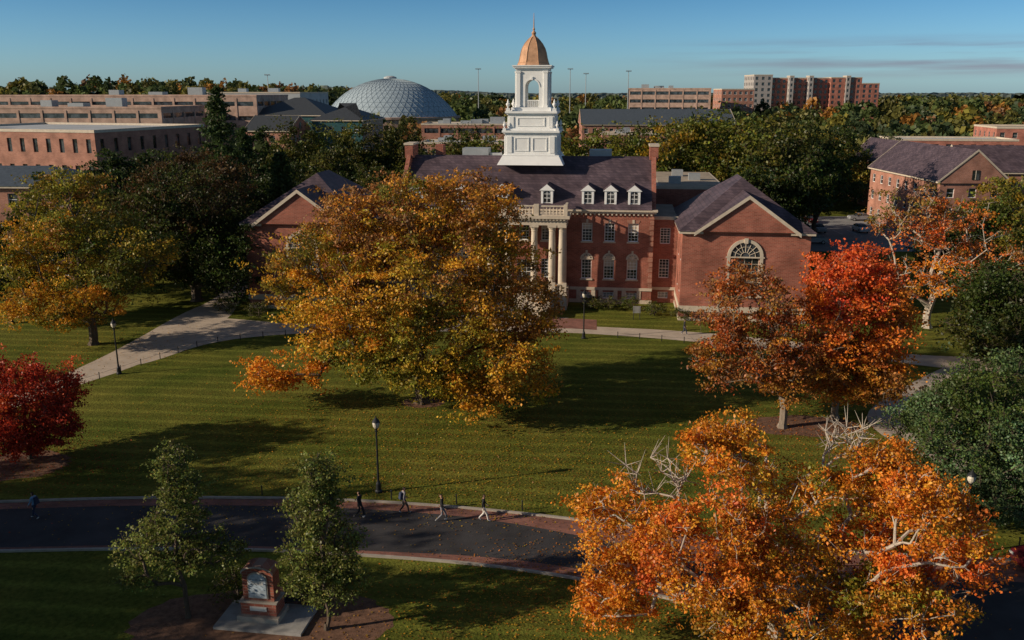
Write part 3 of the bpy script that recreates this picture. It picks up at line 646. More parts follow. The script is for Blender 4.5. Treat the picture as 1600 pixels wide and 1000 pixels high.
mb.lathe(0,0,[(3,zb+hh-.3),(3,zb+hh+.6),(1.4,zb+hh+1.2)],'roof_pale',16); mb.obj('dome_ribs',ar)
mb=MB(); mb.lathe(0,0,[(r+.8,0),(r+.8,zb-1),(r+1.6,zb-.9),(r+1.6,zb),(r-.2,zb+.1)],'brick_tan',48); mb.obj('drum',ar)
# ------------------------------------------------------------ vegetation
rng=np.random.default_rng(7)
C=lambda *a:np.array(a)
GR=C(.085,.12,.022); DG=C(.034,.055,.015); OL=C(.18,.17,.028); YG=C(.32,.28,.03); YE=C(.62,.38,.035); YO=C(.72,.32,.032); OR=C(.82,.26,.026); RO=C(.78,.17,.032); RD=C(.62,.08,.03); RU=C(.42,.19,.05); BG=C(.12,.19,.085); BN=C(.28,.14,.05); CR=C(.42,.05,.03); LG=C(.24,.27,.065)
def leafq(c,s,up=.15,asp=.62,rg=None):
    rg=rg or rng; n=len(c)
    nr=rg.normal(size=(n,3)); nr[:,2]+=up*1.2; nr/=np.linalg.norm(nr,axis=1)[:,None]
    t=rg.normal(size=(n,3)); t-=nr*np.sum(t*nr,1)[:,None]; t/=np.linalg.norm(t,axis=1)[:,None]; b=np.cross(nr,t)
    s=np.asarray(s).reshape(-1,1)*np.ones((n,1))
    q=np.stack([c+t*s,c+b*s*asp,c-t*s*.9,c-b*s*asp],1)
    return q.reshape(-1,3)
def quadmesh(name,verts,cols,mi,mats):
    nq=len(verts)//4; me=bpy.data.meshes.new(name)
    me.vertices.add(len(verts)); me.vertices.foreach_set('co',verts.astype(np.float32).ravel())
    me.loops.add(nq*4); me.loops.foreach_set('vertex_index',np.arange(nq*4,dtype=np.int32))
    me.polygons.add(nq); me.polygons.foreach_set('loop_start',np.arange(0,nq*4,4,dtype=np.int32))
    me.polygons.foreach_set('material_index',mi.astype(np.int32))
    for m in mats: me.materials.append(MATS[m])
    me.update(calc_edges=True)
    at=me.color_attributes.new('Col','FLOAT_COLOR','POINT')
    c4=np.ones((len(verts),4),np.float32); c4[:,:3]=np.repeat(cols,4,axis=0); at.data.foreach_set('color',c4.ravel())
    return me
def tubes(segs,n=6):
    out=[]
    A=np.array([s[0] for s in segs]);B=np.array([s[1] for s in segs]);ra=np.array([s[2] for s in segs])[:,None];rb=np.array([s[3] for s in segs])[:,None]
    d=B-A; d/=np.linalg.norm(d,axis=1)[:,None]+1e-9
    ref=np.where(np.abs(d[:,2:3])<.9,np.array([[0,0,1.]]),np.array([[1.,0,0]]))
    u=np.cross(d,ref); u/=np.linalg.norm(u,axis=1)[:,None]; v=np.cross(d,u)
    for i in range(n):
        t0=2*math.pi*i/n; t1=2*math.pi*(i+1)/n
        o0=u*math.cos(t0)+v*math.sin(t0); o1=u*math.cos(t1)+v*math.sin(t1)
        out.append(np.stack([A+o0*ra,A+o1*ra,B+o1*rb,B+o0*rb],1))
    return np.concatenate(out).reshape(-1,3)
def tree_mesh(name,lobes,th,tr,ncl,lpc,ls,cr,seed,bark='bark',top=None,bare=0.0,leader=True,thresh=.36,flat=.5):
    rg=np.random.default_rng(seed)
    W=np.array([l[6] for l in lobes],float); W/=W.sum()
    pts=[];pal=[]
    off=Vector(rg.uniform(-50,50,3))
    for l,w in zip(lobes,W):
        k=0; want=max(3,int(ncl*w)); tries=0
        while k<want and tries<want*14:
            tries+=1
            d=rg.normal(size=3); d/=np.linalg.norm(d); r=rg.uniform(.25,1.12)**.5
            p=np.array([l[0]+d[0]*l[3]*r,l[1]+d[1]*l[4]*r,l[2]+d[2]*l[5]*r])
            if p[2]<(.9 if th>.5 else .2): continue
            nv=noise.noise(Vector(p)*.34+off)*.65+noise.noise(Vector(p)*.9+off)*.35
            if nv*.5+.5<thresh: continue
            pts.append(p); pal.append(l[7]); k+=1
    pts=np.array(pts); N=len(pts)
    nodes=[np.array([0,0,0.])]; par=[-1]; plen=[0]; nseg=max(3,int(th/.8)); bend=rg.normal(size=2)*.12
    for i in range(1,nseg+1):
        t=i/nseg; nodes.append(np.array([bend[0]*math.sin(t*3),bend[1]*math.sin(t*2.4),th*t])); par.append(i-1); plen.append(0)
    fork=len(nodes)-1
    if leader:
        zt=(top or pts[:,2].max())*.82; m=max(2,int((zt-th)/1.2)); c=pts[:,:2].mean(0)*.8
        for i in range(1,m+1):
            t=i/m; nodes.append(np.array([nodes[fork][0]+c[0]*t+rg.normal()*.2,nodes[fork][1]+c[1]*t+rg.normal()*.2,th+(zt-th)*t])); par.append(len(nodes)-2); plen.append(plen[-1]+(zt-th)/m)
    order=np.argsort(np.linalg.norm(pts-nodes[fork],axis=1)); tips=[]
    NA=np.zeros((len(nodes)+3*N,3)); NA[:len(nodes)]=nodes; PL=np.zeros(len(NA)); PL[:len(nodes)]=plen; cnt=len(nodes)
    for oi in order:
        p=pts[oi]; d=np.linalg.norm(NA[fork:cnt]-p,axis=1); cost=d+.38*PL[fork:cnt]+np.maximum(0,NA[fork:cnt,2]-p[2])*.5
        j=fork+int(np.argmin(cost)); a=NA[j]; L=d[j-fork]
        if L<.05: tips.append(j); continue
        mid=(a+p)/2+np.array([0,0,.1*L])+rg.normal(size=3)*.07*L
        NA[cnt]=mid; PL[cnt]=PL[j]+L/2; par.append(j); cnt+=1
        NA[cnt]=p; PL[cnt]=PL[j]+L; par.append(cnt-1); tips.append(cnt); cnt+=1
    rad=np.zeros(cnt); ex=2.3
    for t in tips: rad[t]+=.024**ex
    for i in range(cnt-1,0,-1):
        rad[i]=max(rad[i],.018**ex); rad[par[i]]+=rad[i]
    rad=rad**(1/ex); sc=tr/rad[0]; rad=np.maximum(rad*(1+(sc-1)*np.clip(rad/rad[0],0,1)),.016)
    segs=[]
    for i in range(1,cnt):
        j=par[i]; ra=min(rad[j],rad[i]*1.25) if j>fork else rad[j]
        segs.append((NA[j],NA[i],ra,rad[i]))
    segs.append((np.array([0,0,-.1]),np.array([0,0,.35]),tr*1.6,tr*1.02))
    for p,pl in zip(pts,pal):
        nt_,r0_,l_=(3,.014,1) if pl is not None else (7,.026,1.9)
        for _ in range(nt_):
            d=rg.normal(size=3); d[2]+=.6; d/=np.linalg.norm(d); segs.append((p,p+d*cr*l_*rg.uniform(.7,1.5),r0_,.006))
    T=tubes(segs,6)
    LC=[];LCOL=[]
    for p,pl in zip(pts,pal):
        if rg.random()<bare or pl is None: k=int(lpc*.04)
        else: k=int(lpc*rg.uniform(.4,1.6))
        if k<1: continue
        pl=pl or [RU]
        f=(noise.noise(Vector(p)*.3+off*2)*.5+.5)*1.5-.25+rg.normal()*.22; f=min(max(f,0),.999)*(len(pl)-1); i=int(f); cc=pl[i]*(1-(f-i))+pl[min(i+1,len(pl)-1)]*(f-i)
        cc=cc*rg.uniform(.62,1.25)
        s=cr*rg.uniform(.6,1.2); q=rg.normal(size=(k,3))*np.array([s,s,s*flat])*.58
        h=k//3; o=rg.normal(size=3)*s*.9; q[:h]+=o; o=rg.normal(size=3)*s*.9; q[h:2*h]+=o
        LC.append(p+q); col=cc*rg.uniform(.7,1.3,size=(k,1))*(1+rg.normal(size=(k,3))*.1); LCOL.append(np.clip(col,.004,.85))
    LC=np.concatenate(LC); LCOL=np.concatenate(LCOL); kp=LC[:,2]>.15; LC=LC[kp]; LCOL=LCOL[kp]
    LQ=leafq(LC,ls*rg.uniform(.6,1.3,size=len(LC)),rg=rg)
    verts=np.concatenate([T,LQ]); nt=len(T)//4
    cols=np.concatenate([np.full((nt,3),.1),LCOL]); mi=np.concatenate([np.zeros(nt),np.ones(len(LC))])
    return quadmesh(name,verts,cols,mi,[bark,'leaves'])
def put(name,me,loc,rot=0,sc=1):
    o=bpy.data.objects.new(name,me); COL.objects.link(o); o.location=loc; o.rotation_euler=(0,0,rot); o.scale=(sc,sc,sc) if not hasattr(sc,'__len__') else sc; return o
A=[(1.6,0,16,6.8,6,3.0,1.5,[BN,RU,YO,OL]),(-3.4,0,15.0,4.2,5,3.2,.9,[RU,BN,YO]),(-8.2,0,11.0,3.9,4.5,3.6,1.1,[YO,YE,OL,RU]),(0,0,10.8,8.0,8,5.3,2.4,[YE,YO,YG,RU]),
   (7.4,0,9,3.8,5,4.8,1.2,[RU,YO,OL]),(6.2,-5,4.4,4.6,3.5,2.9,1.0,[YE,YO,YG]),(1,-5.5,6.0,5,3,2.8,.9,[OL,YG,YE]),(-10.6,-1,3.0,3.1,2.6,1.8,.45,[YO,OR,YO]),(-5.2,-2,4.6,2.6,2.3,1.3,.25,[GR,YG]),(-4,-5,8.3,4.8,3.3,2.8,.8,[YE,YO,YG])]
put('maple_tree',tree_mesh('maple_tree',A,2.6,.62,980,135,.125,.74,1,thresh=.455,flat=.42),(-7.4,70,0))
B1=[(-3.3,0,9.6,3.5,3.4,3.0,1,[RU,RO*.6,BN,YO*.7]),(-2.6,0,5.8,4.3,3.4,2.9,1.2,[RU,RO*.55,BN,YO*.8]),(.3,-.5,4.2,2,2.2,2.0,.4,[RU,YO])]
put('maple_tree',tree_mesh('maple_tree',B1,2.0,.3,290,100,.115,.62,2,'bark_pale',thresh=.46,flat=.42,bare=.08),(20.8,64.1,0))
B2=[(.2,0,11,3.3,3.3,2.6,1,[RD,RO,RD]),(.5,0,7.6,4.3,4.2,3,1.6,[RO,OR,RU,RO]),(.6,-1,4.2,4.0,3.5,2.2,1.2,[OR,YO,RU])]
put('red_maple_tree',tree_mesh('red_maple_tree',B2,1.6,.28,400,125,.125,.66,3,'bark_pale',thresh=.4,flat=.42),(25.6,66.3,0))
Cc=[(-7.2,1,5.6,2.2,2.2,2.0,.9,[OR,YO,OR]),(-7.2,0,2.8,2,2,1.5,.6,[YO,OR]),(-3.6,-1.5,6.0,2.9,2.6,2.4,1.7,[OR,RO,YO,OR]),(-1.8,2.2,8.7,2.3,2,1.5,.8,[YE,OR,YO,OL]),
    (1.3,1,6.0,3.3,3,3,1.4,[YG,OR,YE,RU]),(5.6,-1,6.0,3.0,2.8,2.8,1.9,[OR,RO,OR,YO]),(4.9,2,7.6,2.4,2,1.4,.8,[YO,OR,YG]),(-1.1,-3,3.4,3.5,2.5,2,1.3,[OL,YO,OR,YE]),(4,-3,3.2,3.2,2.5,2,1.2,[YG,OR,YO]),
    (3.2,2.6,9.0,1.6,1.3,1.3,.2,None),(-5.3,1.8,7.8,1.9,1.3,1.1,.2,None)]
put('orange_maple_tree',tree_mesh('orange_maple_tree',Cc,2.4,.36,760,165,.083,.46,5,'bark_bleached',thresh=.42,bare=.05,flat=.45),(12,36,0))
LD=LG*.6
put('young_oak_tree',tree_mesh('young_oak_tree',[(0,0,8,.65,.65,.95,.5,[LG,LD]),(.1,0,6.7,.95,1.0,.9,.8,[LG,LD]),(-.2,0,5.2,1.5,1.3,.9,.9,[LG,LD]),(-.9,0,3.9,1.9,1.7,.8,1.0,[LG,LD]),(1.2,0,3.6,1.7,1.6,.8,.9,[LG,LD]),(-1.9,-.3,2.4,1.2,1.2,.5,.3,[LG,LD])],1.8,.11,190,75,.075,.33,11,'bark',thresh=.47),(-15.9,38.6,0))
put('young_oak_tree',tree_mesh('young_oak_tree',[(0,0,8,.7,.7,1.0,.5,[LG,LD]),(-.2,0,6.3,1.3,1.3,1.2,.9,[LG,LD]),(-.3,0,4.4,1.95,1.8,1.3,1.2,[LG,LD]),(0,0,2.6,1.8,1.6,.9,1.0,[LD,LG])],1.7,.11,240,85,.075,.33,12,'bark',thresh=.44),(-8.9,37.6,0))
E1=[(-1,0,14,4.5,4.5,3.3,1,[OL,YG,RU]),(-3,0,9.5,5.5,5.5,4,1.4,[OL,YG,YO]),(4,0,9,4.5,5,4,1.1,[GR,OL,YE*.8]),(0,-3,5,6,3,2,.7,[YG,YO,OL]),(-4,-1,4.5,3,3,1.5,.4,[YO,YE])]
put('maple_tree',tree_mesh('maple_tree',E1,2.6,.42,400,100,.145,.78,21,thresh=.48,flat=.42),(-42.8,87.3,0))
E2=[(0,0,13,7,7,5,1.5,[DG,BN*.35,GR*.7]),(-3,-2,8,7.5,7,5,1.8,[DG,GR*.7,BN*.4]),(5,-3,6,5,5,4.5,1.1,[DG,GR*.7]),(-7,0,6,5,5,4,1,[DG,OL*.4])]
put('beech_tree',tree_mesh('beech_tree',E2,2,.6,460,120,.17,1.0,22,thresh=.36),(-39,107,0))
put('red_maple_tree',tree_mesh('red_maple_tree',[(0,0,4.6,3.6,3.4,2.9,1,[RD,CR,RO*.8]),(.5,-.8,2.6,3.4,3,1.4,.6,[RD,CR])],1.2,.2,260,140,.10,.52,23,thresh=.38),(-33.9,58.2,0))
G=[(0,0,8,3,3,2.4,1,[BG,GR]),(-.8,0,5.2,4.6,4.2,2.8,1.8,[BG*1.2,GR,BG]),(2,0,4,4.5,4,3,1.2,[BG,DG]),(-1,-1,2.6,4.3,3.6,1.6,.9,[BG,DG])]
put('linden_tree',tree_mesh('linden_tree',G,1.4,.28,460,140,.09,.55,24,thresh=.42),(27.8,48.5,0))
H1=[(-3,0,12.5,4,4,3.2,1,[RO,RU,OL]),(3,0,10,5,4.5,4,1.3,[RO,RU,OR]),(-2,-2,6.5,4.5,4,3,1.0,[YO,OR,RO]),(7,0,7,3.5,3,2.6,.5,[RO,RU])]
put('maple_tree',tree_mesh('maple_tree',H1,2.4,.4,230,75,.145,.72,25,'bark_bleached',thresh=.48,bare=.34,flat=.42),(45.5,94,0))
H2=[(0,0,7,4.5,4.5,3,1,[DG,GR*.8]),(-1,-1,4,5,5,3,1.2,[DG,OL*.5])]
put('beech_tree',tree_mesh('beech_tree',H2,1.4,.35,260,120,.15,.8,26,thresh=.34),(46.5,80,0))
def proto(nm_,pal,seed,th=.4,h=16,r=6,n=170,l=100):
    rg=random.Random(seed); u=rg.uniform
    lob=[(u(-1,1),u(-1,1),h*.74,r*.65,r*.65,h*.24,1,pal),(r*u(.2,.45),0,h*.5,r*.85,r*.85,h*.22,1.3,pal),(-r*u(.3,.5),r*.3,h*.42,r*.75,r*.7,h*.2,1.1,pal),(u(-2,2),-r*.5,h*.55,r*.6,r*.5,h*.2,.8,pal)]
    return tree_mesh(nm_,lob,h*.18,.35,n,l,.22,.95,seed,thresh=th)
pG=[proto('oak_tree',[GR*.8,DG,OL*.6],31),proto('oak_tree',[OL*.7,GR*.8,DG],32),proto('oak_tree',[GR*.9,OL*.6,DG],38,.44)]; pY=[proto('autumn_oak_tree',[OL*.9,GR,YG*.7],33),proto('autumn_oak_tree',[GR,OL,YE*.5],34,.44)]
pO=[proto('orange_maple_tree',[RU,YO*.8,RO*.8],35,.42)]; pD=[proto('dark_beech_tree',[DG,DG*.8,GR*.7],36)]
def grp(lst):
    r=random.Random(9)
    for x,y,h,k in lst:
        P={'g':pG,'y':pY,'o':pO,'d':pD}[k]; me=r.choice(P); s=h/15.8
        put(me.name.split('.')[0],me,(x,y,terr(x,y)-.05),r.uniform(0,6.28),(s*r.uniform(.85,1.15),s*r.uniform(.85,1.15),s))
grp([(-52,180,18,'d'),(-44,178,18.5,'g'),(-37,184,19,'y'),(-29,180,18.6,'g'),(-21,182,18.5,'g'),(-36,142,14,'d'),(-29,138,13,'g'),(-44,150,15,'d'),(-22,146,13.5,'g'),(-50,134,15,'d'),(-58,128,15,'d'),(-56,112,15,'d'),(-52,122,17,'d'),(-33,158,16,'g'),(-15,152,15,'g'),
 (-11,162,18,'g'),(-4,160,18.5,'y'),(-8,185,17,'g'),(4,175,17,'g'),(11,156,19,'y'),(18,152,19.5,'y'),(24,170,18,'g'),
 (27,148,21,'y'),(33,152,22.5,'y'),(38,146,20.5,'y'),(42,140,19.5,'g'),(47,150,21.5,'g'),(55,160,17,'g'),(36,134,14,'d'),
 (60,190,18,'g'),(67,194,17,'y'),(52,196,19,'g'),(74,204,17,'g'),(44,200,20,'g'),(36,190,19,'y'),(82,222,18,'g'),(92,220,15,'g'),
 (66,120,14.5,'y'),(56,110,11,'d'),(62,100,12,'y'),(66,92,11,'d'),(59,84,10,'d'),(97,146,13,'y'),(104,152,14,'g'),(70,136,9,'g'),
 (-58,140,16,'d'),(-72,142,13,'d'),(-56,96,12,'d'),
 (-48,29,14,'y'),(-42,23,14,'g'),(-36,17,13,'g'),(-56,30,17,'g'),(-62,26,16,'g'),(-51,38,18,'y'),(-58,43,18,'g'),(-67,37,18,'d'),(-66,48,13,'g'),(-30,13,12,'g'),(-24,10,11,'y'),(-76,44,18,'g'),(-43,32,13,'d'),(-47,46,9,'o')])
def conifer(name,h,r,seed,loc):
    rg=np.random.default_rng(seed); segs=[(np.array([0,0,0.]),np.array([0,0,h*.5]),.4,.2),(np.array([0,0,h*.5]),np.array([0,0,h]),.2,.03)]; cs=[];cc=[]
    for k in range(230):
        z=h*(.1+.89*rg.random()**.8); L=r*(1-z/h)**.8*rg.uniform(.6,1.15)+.25; a=rg.uniform(0,6.28); e=np.array([L*math.cos(a),L*math.sin(a),z-L*.18]); s=np.array([0,0,z])
        segs.append((s,e,.05,.012)); n=int(60*L/r)+22; t=rg.random((n,1))**.7
        cs.append(s+(e-s)*t+rg.normal(size=(n,3))*np.array([.28,.28,.12])*(1+L*.2)-np.array([0,0,.15])); cc.append(np.tile(DG*rg.uniform(.9,1.9),(n,1)))
    cs=np.concatenate(cs);cc=np.concatenate(cc)*rg.uniform(.7,1.3,(len(cs),1)); T=tubes(segs,5); Q=leafq(cs,.3*rg.uniform(.6,1.3,len(cs)),.3,.4,rg)
    put(name,quadmesh(name,np.concatenate([T,Q]),np.concatenate([np.full((len(T)//4,3),.1),cc]),np.concatenate([np.zeros(len(T)//4),np.ones(len(cs))]),['bark','leaves']),loc)
conifer('spruce_tree',26,6.5,41,(-40.5,125,0)); conifer('spruce_tree',19,4,42,(-50,168,0)); conifer('spruce_tree',17,4,43,(-33,128,0))
def shrub(x,y,r,pal,seed):
    put('shrub',tree_mesh('shrub',[(0,0,r*.6,r,r,r*.6,1,pal)],.2,.05,30,60,.07,.3,seed,thresh=.2),(x,y,0))
for i,(x,y,r) in enumerate(((-13.9,40.2,1.1),(-10.2,40.6,.8),(16.5,99.6,1.1),(19.4,97.5,1.1),(-29,98.5,1.2),(9.5,103,1.0),(11.5,102.6,1.0),(14,102.4,1.0),(-33.5,101,1.3))): shrub(x,y,r*1.2,[OL*.6,GR],60+i)
def mass(name,cr,seed,nq=120):
    rg=np.random.default_rng(seed); Vv=[];Cl=[]
    for (x,y,z,r,h,c) in cr:
        d=rg.normal(size=(nq,3)); d/=np.linalg.norm(d,axis=1)[:,None]; d[:,2]=np.abs(d[:,2])*1.1-.25
        rr=rg.uniform(.72,1.05,(nq,1)); lump=1+.2*np.sin(d[:,0:1]*4+x)*np.cos(d[:,1:2]*5+y)
        p=d*rr*lump*np.array([r,r,h*.5])+np.array([x,y,z+h*.5])
        Vv.append(leafq(p,r*.25*rg.uniform(.6,1.3,nq),.2,.75,rg)); k=c*rg.uniform(.7,1.3); Cl.append(k*rg.uniform(.6,1.4,(nq,1)))
    V_=np.concatenate(Vv); C_=np.concatenate(Cl); put(name,quadmesh(name,V_,C_,np.zeros(len(C_)),['leaves']),(0,0,0))
boxes=[(-155,-70,225,300),(-80,-28,235,290),(-112,-74,325,375),(-92,-22,395,465),(-34,6,292,325),(-26,4,228,255),(20,76,255,330),(55,102,445,485),(108,130,478,505),(134,212,515,545),(133,185,225,285),(96,130,215,250)]
rr=random.Random(3); cr=[]
y=215
while y<720:
    st=9+y*.012; x=-.66*y-10
    while x<.66*y+10:
        X=x+rr.uniform(-3,3); Y=y+rr.uniform(-4,4)
        pr=.62 if y<330 else .85
        if y>330 and X< -60: pr=.7
        if rr.random()<pr and not any(a-5<X<b+5 and c-9<Y<d+5 for a,b,c,d in boxes):
            h=rr.uniform(10,15.5); 
            if Y>480: h=rr.uniform(11,17)
            if Y<300 and X>60: h=rr.uniform(12,16)
            c=rr.choice([GR,GR,GR*.8,DG*1.3,OL*.75,OL*.7,GR,OL*.8,GR*.9,DG*1.4,YG*.6,RU*.55,YO*.4]); cr.append((X,Y,terr(X,Y)-1,rr.uniform(4.2,6.5),h,c*.9+.016))  # crown colour lifted towards grey, distance haze put into the colour
        x+=st
    y+=st*1.1
mass('distant_tree_mass',cr,5)
mb=MB(); rows=np.geomspace(700,6000,70); na=420; vs=[]
for j,rw in enumerate(rows):
    for i in range(na):
        a=-.75+1.5*i/(na-1); x=rw*math.sin(a); y=rw*math.cos(a)
        z=terr(x,y)+9+4*noise.noise(Vector((x*.012,y*.012,0)))+rr.uniform(-2.6,3)*min(1.4,rw/1200+.5) +(5*noise.noise(Vector((x*.0012,y*.0012,3)))-(rw-700)*.0005)
        vs.append((x,y,z))
mat('forest_canopy',(.10,.125,.10),.95,var=.35,scale=.02)  # pale grey-green, far haze painted into the canopy colour
mb.add(vs,[(j*na+i,j*na+i+1,(j+1)*na+i+1,(j+1)*na+i) for j in range(len(rows)-1) for i in range(na-1)],'forest_canopy')
mb.obj('distant_forest')
pt=[];cl=[]
def scatter(n,cx,cy,sx,sy,pal):
    p=np.stack([rng.normal(cx,sx,n),rng.normal(cy,sy,n),np.full(n,.04)],1); pt.append(p); cl.append(np.array(pal)[rng.integers(0,len(pal),n)])
scatter(9000,-7,67,11,6,[YO,RU,YE,BN]); scatter(9000,0,56,12,4,[YE,RU,YG]); scatter(2500,22,63,5,4,[RO,RU,OR]); scatter(4500,8,42,6,3,[OR,YO,RU]); scatter(1800,-33,57,4,3,[RD,RU]); scatter(2500,0,39,6,2.5,[YO,RU,YE]); scatter(1500,-42,86,6,5,[YO,YE]); scatter(3500,-12,54,14,3,[YE,RU]); scatter(1500,5,62,14,6,[YE,RU,YO])
pt=np.concatenate(pt); cl=np.concatenate(cl)*rng.uniform(.35,1.0,(len(pt),1))
put('fallen_leaves',quadmesh('fallen_leaves',leafq(pt,.055*rng.uniform(.6,1.4,len(pt)),2.5),cl,np.zeros(len(pt)),['leaves']),(0,0,0))
# ------------------------------------------------------------ people
def person(x,y,head,shirt,pants,seed,ph=1,pack=False,shoes='shoe_white'):
    e=empty('walking_person',(x,y,.01),R(head))
    J=[((0,0,.95),.14,.115,None),((0,.0,1.12),.125,.095,0),((0,.01,1.3),.165,.11,1),((0,0,1.43),.13,.09,2),((0,.01,1.51),.055,.055,3),
       ((0,.035,1.6),.075,.09,4),((0,.03,1.68),.08,.1,5),((0,.02,1.745),.05,.06,6),
       ((.19,0,1.41),.06,.06,3),((.235,-.1*ph,1.15),.046,.048,8),((.225,.04-.1*ph,.93),.034,.034,9),((.22,.08-.1*ph,.86),.03,.02,10),
       ((-.19,0,1.41),.06,.06,3),((-.235,.08*ph,1.15),.046,.048,12),((-.225,.22*ph,.95),.034,.034,13),((-.22,.28*ph,.89),.03,.02,14),
       ((.09,0,.86),.095,.1,0),((.1,.19*ph,.5),.065,.07,16),((.1,.26*ph,.1),.045,.045,17),((.1,.26*ph+.15,.05),.04,.03,18),
       ((-.09,0,.86),.095,.1,0),((-.1,.02*ph,.48),.065,.07,20),((-.1,-.28*ph,.17),.045,.045,21),((-.1,-.28*ph+.13,.06),.04,.03,22)]
    me=bpy.data.meshes.new('body'); me.from_pydata([j[0] for j in J],[(i,j[3]) for i,j in enumerate(J) if j[3] is not None],[])
    o=bpy.data.objects.new('tmp_body',me); COL.objects.link(o); md=o.modifiers.new('Skin','SKIN'); md.use_smooth_shade=True
    sv=me.skin_vertices[0].data
    for i,j in enumerate(J): sv[i].radius=(j[1],j[2]); sv[i].use_root=(i==0)
    s2=o.modifiers.new('s','SUBSURF'); s2.levels=2; s2.render_levels=2
    dg=bpy.context.evaluated_depsgraph_get(); m2=bpy.data.meshes.new_from_object(o.evaluated_get(dg)); bpy.data.objects.remove(o)
    ms=[shirt,pants,'skin_tone','hair_dark',shoes]
    m2.materials.clear()
    for k in ms: m2.materials.append(MATS[k])
    for p in m2.polygons:
        c=p.center; k=0
        if c.z>1.5: k=3 if (c.z>1.69 or c.y<-.005) and c.z>1.55 else 2
        elif abs(c.x)>.17 and c.z<.95: k=2
        elif c.z<.1 or (c.z<.2 and c.y<-.2*abs(ph)): k=4
        elif c.z<.97: k=1
        p.material_index=k; p.use_smooth=True
    b=bpy.data.objects.new('body',m2); COL.objects.link(b); b.parent=e
    mb=MB()
    for s,hy,hz in ((1,.08-.1*ph,.86),(-1,.28*ph,.89)):
        for k in range(4):
            yy=hy-.03+k*.02; L=(.07,.08,.075,.06)[k]; mb.tube((s*.22,yy,hz),(s*.215,yy+.01,hz-L*.6),.009,.008,'skin_tone',6); mb.tube((s*.215,yy+.01,hz-L*.6),(s*.205,yy+.02,hz-L*1.1),.008,.006,'skin_tone',6)
        mb.tube((s*.21,hy+.03,hz+.03),(s*.195,hy+.06,hz-.02),.011,.008,'skin_tone',6)
    mb.tube((0,.12,1.64),(0,.145,1.62),.012,.016,'skin_tone',6)
    for s in(-1,1): mb.lathe(s*.03,.118,[(.0,1.648),(.011,1.655),(.0,1.663)],'hair_dark',6); mb.tube((s*.08,.02,1.62),(s*.085,.015,1.66),.014,.016,'skin_tone',6)
    mb.box(-.022,.022,.112,.12,1.585,1.592,'tail_light')
    mb.obj('hands_and_face',e)
    if pack:
        mb=MB(); mb.add([(-.15,-.13,1.0),(.15,-.13,1.0),(.15,-.3,1.02),(-.15,-.3,1.02),(-.13,-.12,1.44),(.13,-.12,1.44),(.11,-.24,1.42),(-.11,-.24,1.42)],[(0,3,2,1),(4,5,6,7),(0,1,5,4),(1,2,6,5),(2,3,7,6),(3,0,4,7)],'cloth_navy'); mb.obj('backpack',e)
person(-28.8,49,80,'cloth_blue','cloth_navy',1,pack=True)
person(-9.2,49.1,60,'cloth_black','cloth_black',2,-1)
person(-6.6,49.7,-60,'cloth_grey','cloth_black',3,1,True)
person(-4.2,48.7,85,'cloth_black','cloth_grey',4,-1)
person(-1.7,48.7,-85,'cloth_black','cloth_white',5,1)
person(18.3,91,-80,'cloth_black','cloth_navy',6,1)
# ------------------------------------------------------------ light, sky, camera
EL=R(21); sd=Vector((-.962*math.cos(EL),-.272*math.cos(EL),math.sin(EL)))
sl=bpy.data.lights.new('sun','SUN'); sl.energy=5.0; sl.angle=R(.53); sl.color=(1,.84,.65)
so=bpy.data.objects.new('sun',sl); COL.objects.link(so); so.rotation_euler=(-sd).to_track_quat('-Z','Y').to_euler(); so.location=(-60,-20,60)
w=bpy.data.worlds.new('World'); scene.world=w; w.use_nodes=True; nt=w.node_tree; N=nt.nodes; L=nt.links; bg=N['Background']
sk=N.new('ShaderNodeTexSky'); sk.sky_type='NISHITA'; sk.sun_disc=False; sk.sun_elevation=EL; sk.sun_rotation=math.atan2(sd.x,sd.y)%(2*math.pi)
sk.air_density=1.0; sk.dust_density=.6; sk.ozone_density=2.5; sk.altitude=100
tc=N.new('ShaderNodeTexCoord'); sp=N.new('ShaderNodeSeparateXYZ'); L.new(tc.outputs['Generated'],sp.inputs[0])
rp=N.new('ShaderNodeValToRGB'); e=rp.color_ramp.elements; mrz=N.new('ShaderNodeMapRange'); mrz.inputs[1].default_value=0; mrz.inputs[2].default_value=.25; L.new(sp.outputs['Z'],mrz.inputs[0])
e[0].position=0; e[0].color=(.45,.68,1,1); e[1].position=1; e[1].color=(.40,.38,.37,1)
x=e.new(.18); x.color=(.34,.57,.86,1); x=e.new(.42); x.color=(.21,.42,.64,1)
L.new(mrz.outputs[0],rp.inputs[0])
mx=N.new('ShaderNodeMix'); mx.data_type='RGBA'; mx.blend_type='MULTIPLY'; mx.inputs[0].default_value=1; L.new(sk.outputs[0],mx.inputs[6]); L.new(rp.outputs[0],mx.inputs[7])
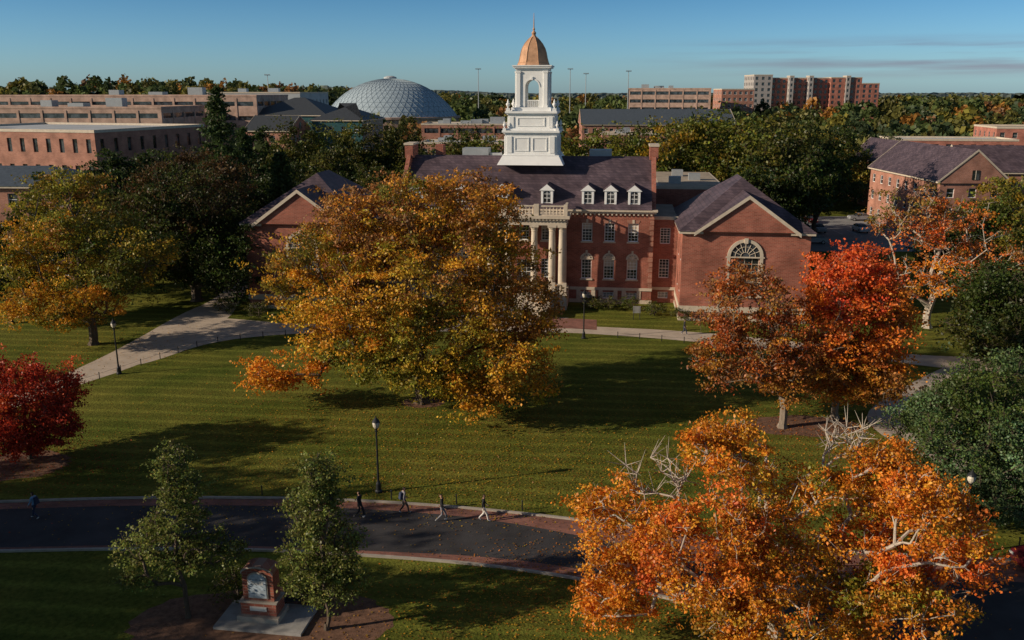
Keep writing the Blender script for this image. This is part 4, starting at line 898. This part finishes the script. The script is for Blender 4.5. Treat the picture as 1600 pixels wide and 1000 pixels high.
mp=N.new('ShaderNodeMapping'); mp.inputs['Scale'].default_value=(3,3,60); L.new(tc.outputs['Generated'],mp.inputs[0])
cn=N.new('ShaderNodeTexNoise'); cn.inputs['Scale'].default_value=1.3; cn.inputs['Detail'].default_value=6; L.new(mp.outputs[0],cn.inputs['Vector'])
cr_=N.new('ShaderNodeMapRange'); cr_.inputs[1].default_value=.40; cr_.inputs[2].default_value=.58; L.new(cn.outputs['Fac'],cr_.inputs[0])
m1=N.new('ShaderNodeMapRange'); m1.interpolation_type='SMOOTHSTEP'; m1.inputs[1].default_value=.010; m1.inputs[2].default_value=.026; L.new(sp.outputs['Z'],m1.inputs[0])
m2=N.new('ShaderNodeMapRange'); m2.interpolation_type='SMOOTHSTEP'; m2.inputs[1].default_value=.058; m2.inputs[2].default_value=.042; L.new(sp.outputs['Z'],m2.inputs[0])
m3=N.new('ShaderNodeMapRange'); m3.interpolation_type='SMOOTHSTEP'; m3.inputs[1].default_value=.08; m3.inputs[2].default_value=.4; L.new(sp.outputs['X'],m3.inputs[0])
def mul(a,b):
    m=N.new('ShaderNodeMath'); m.operation='MULTIPLY'; L.new(a,m.inputs[0]); L.new(b,m.inputs[1]); return m.outputs[0]
cm=mul(mul(cr_.outputs[0],m1.outputs[0]),mul(m2.outputs[0],m3.outputs[0]))
mc=N.new('ShaderNodeMix'); mc.data_type='RGBA'; mc.blend_type='MULTIPLY'; L.new(cm,mc.inputs[0]); L.new(mx.outputs[2],mc.inputs[6]); mc.inputs[7].default_value=(.84,.60,.64,1)
L.new(mc.outputs[2],bg.inputs[0]); bg.inputs[1].default_value=.15
cam=bpy.data.cameras.new('camera'); co=bpy.data.objects.new('camera',cam); COL.objects.link(co); co.location=(0,0,25); co.rotation_euler=(R(75.6),0,0)
cam.sensor_width=36; cam.lens=31.185; cam.clip_start=.5; cam.clip_end=12000; scene.camera=co
scene.view_settings.view_transform='Standard'; scene.view_settings.look='None'; scene.view_settings.exposure=0
print('FACES',sum(len(o.data.polygons) for o in scene.objects if o.type=='MESH'))
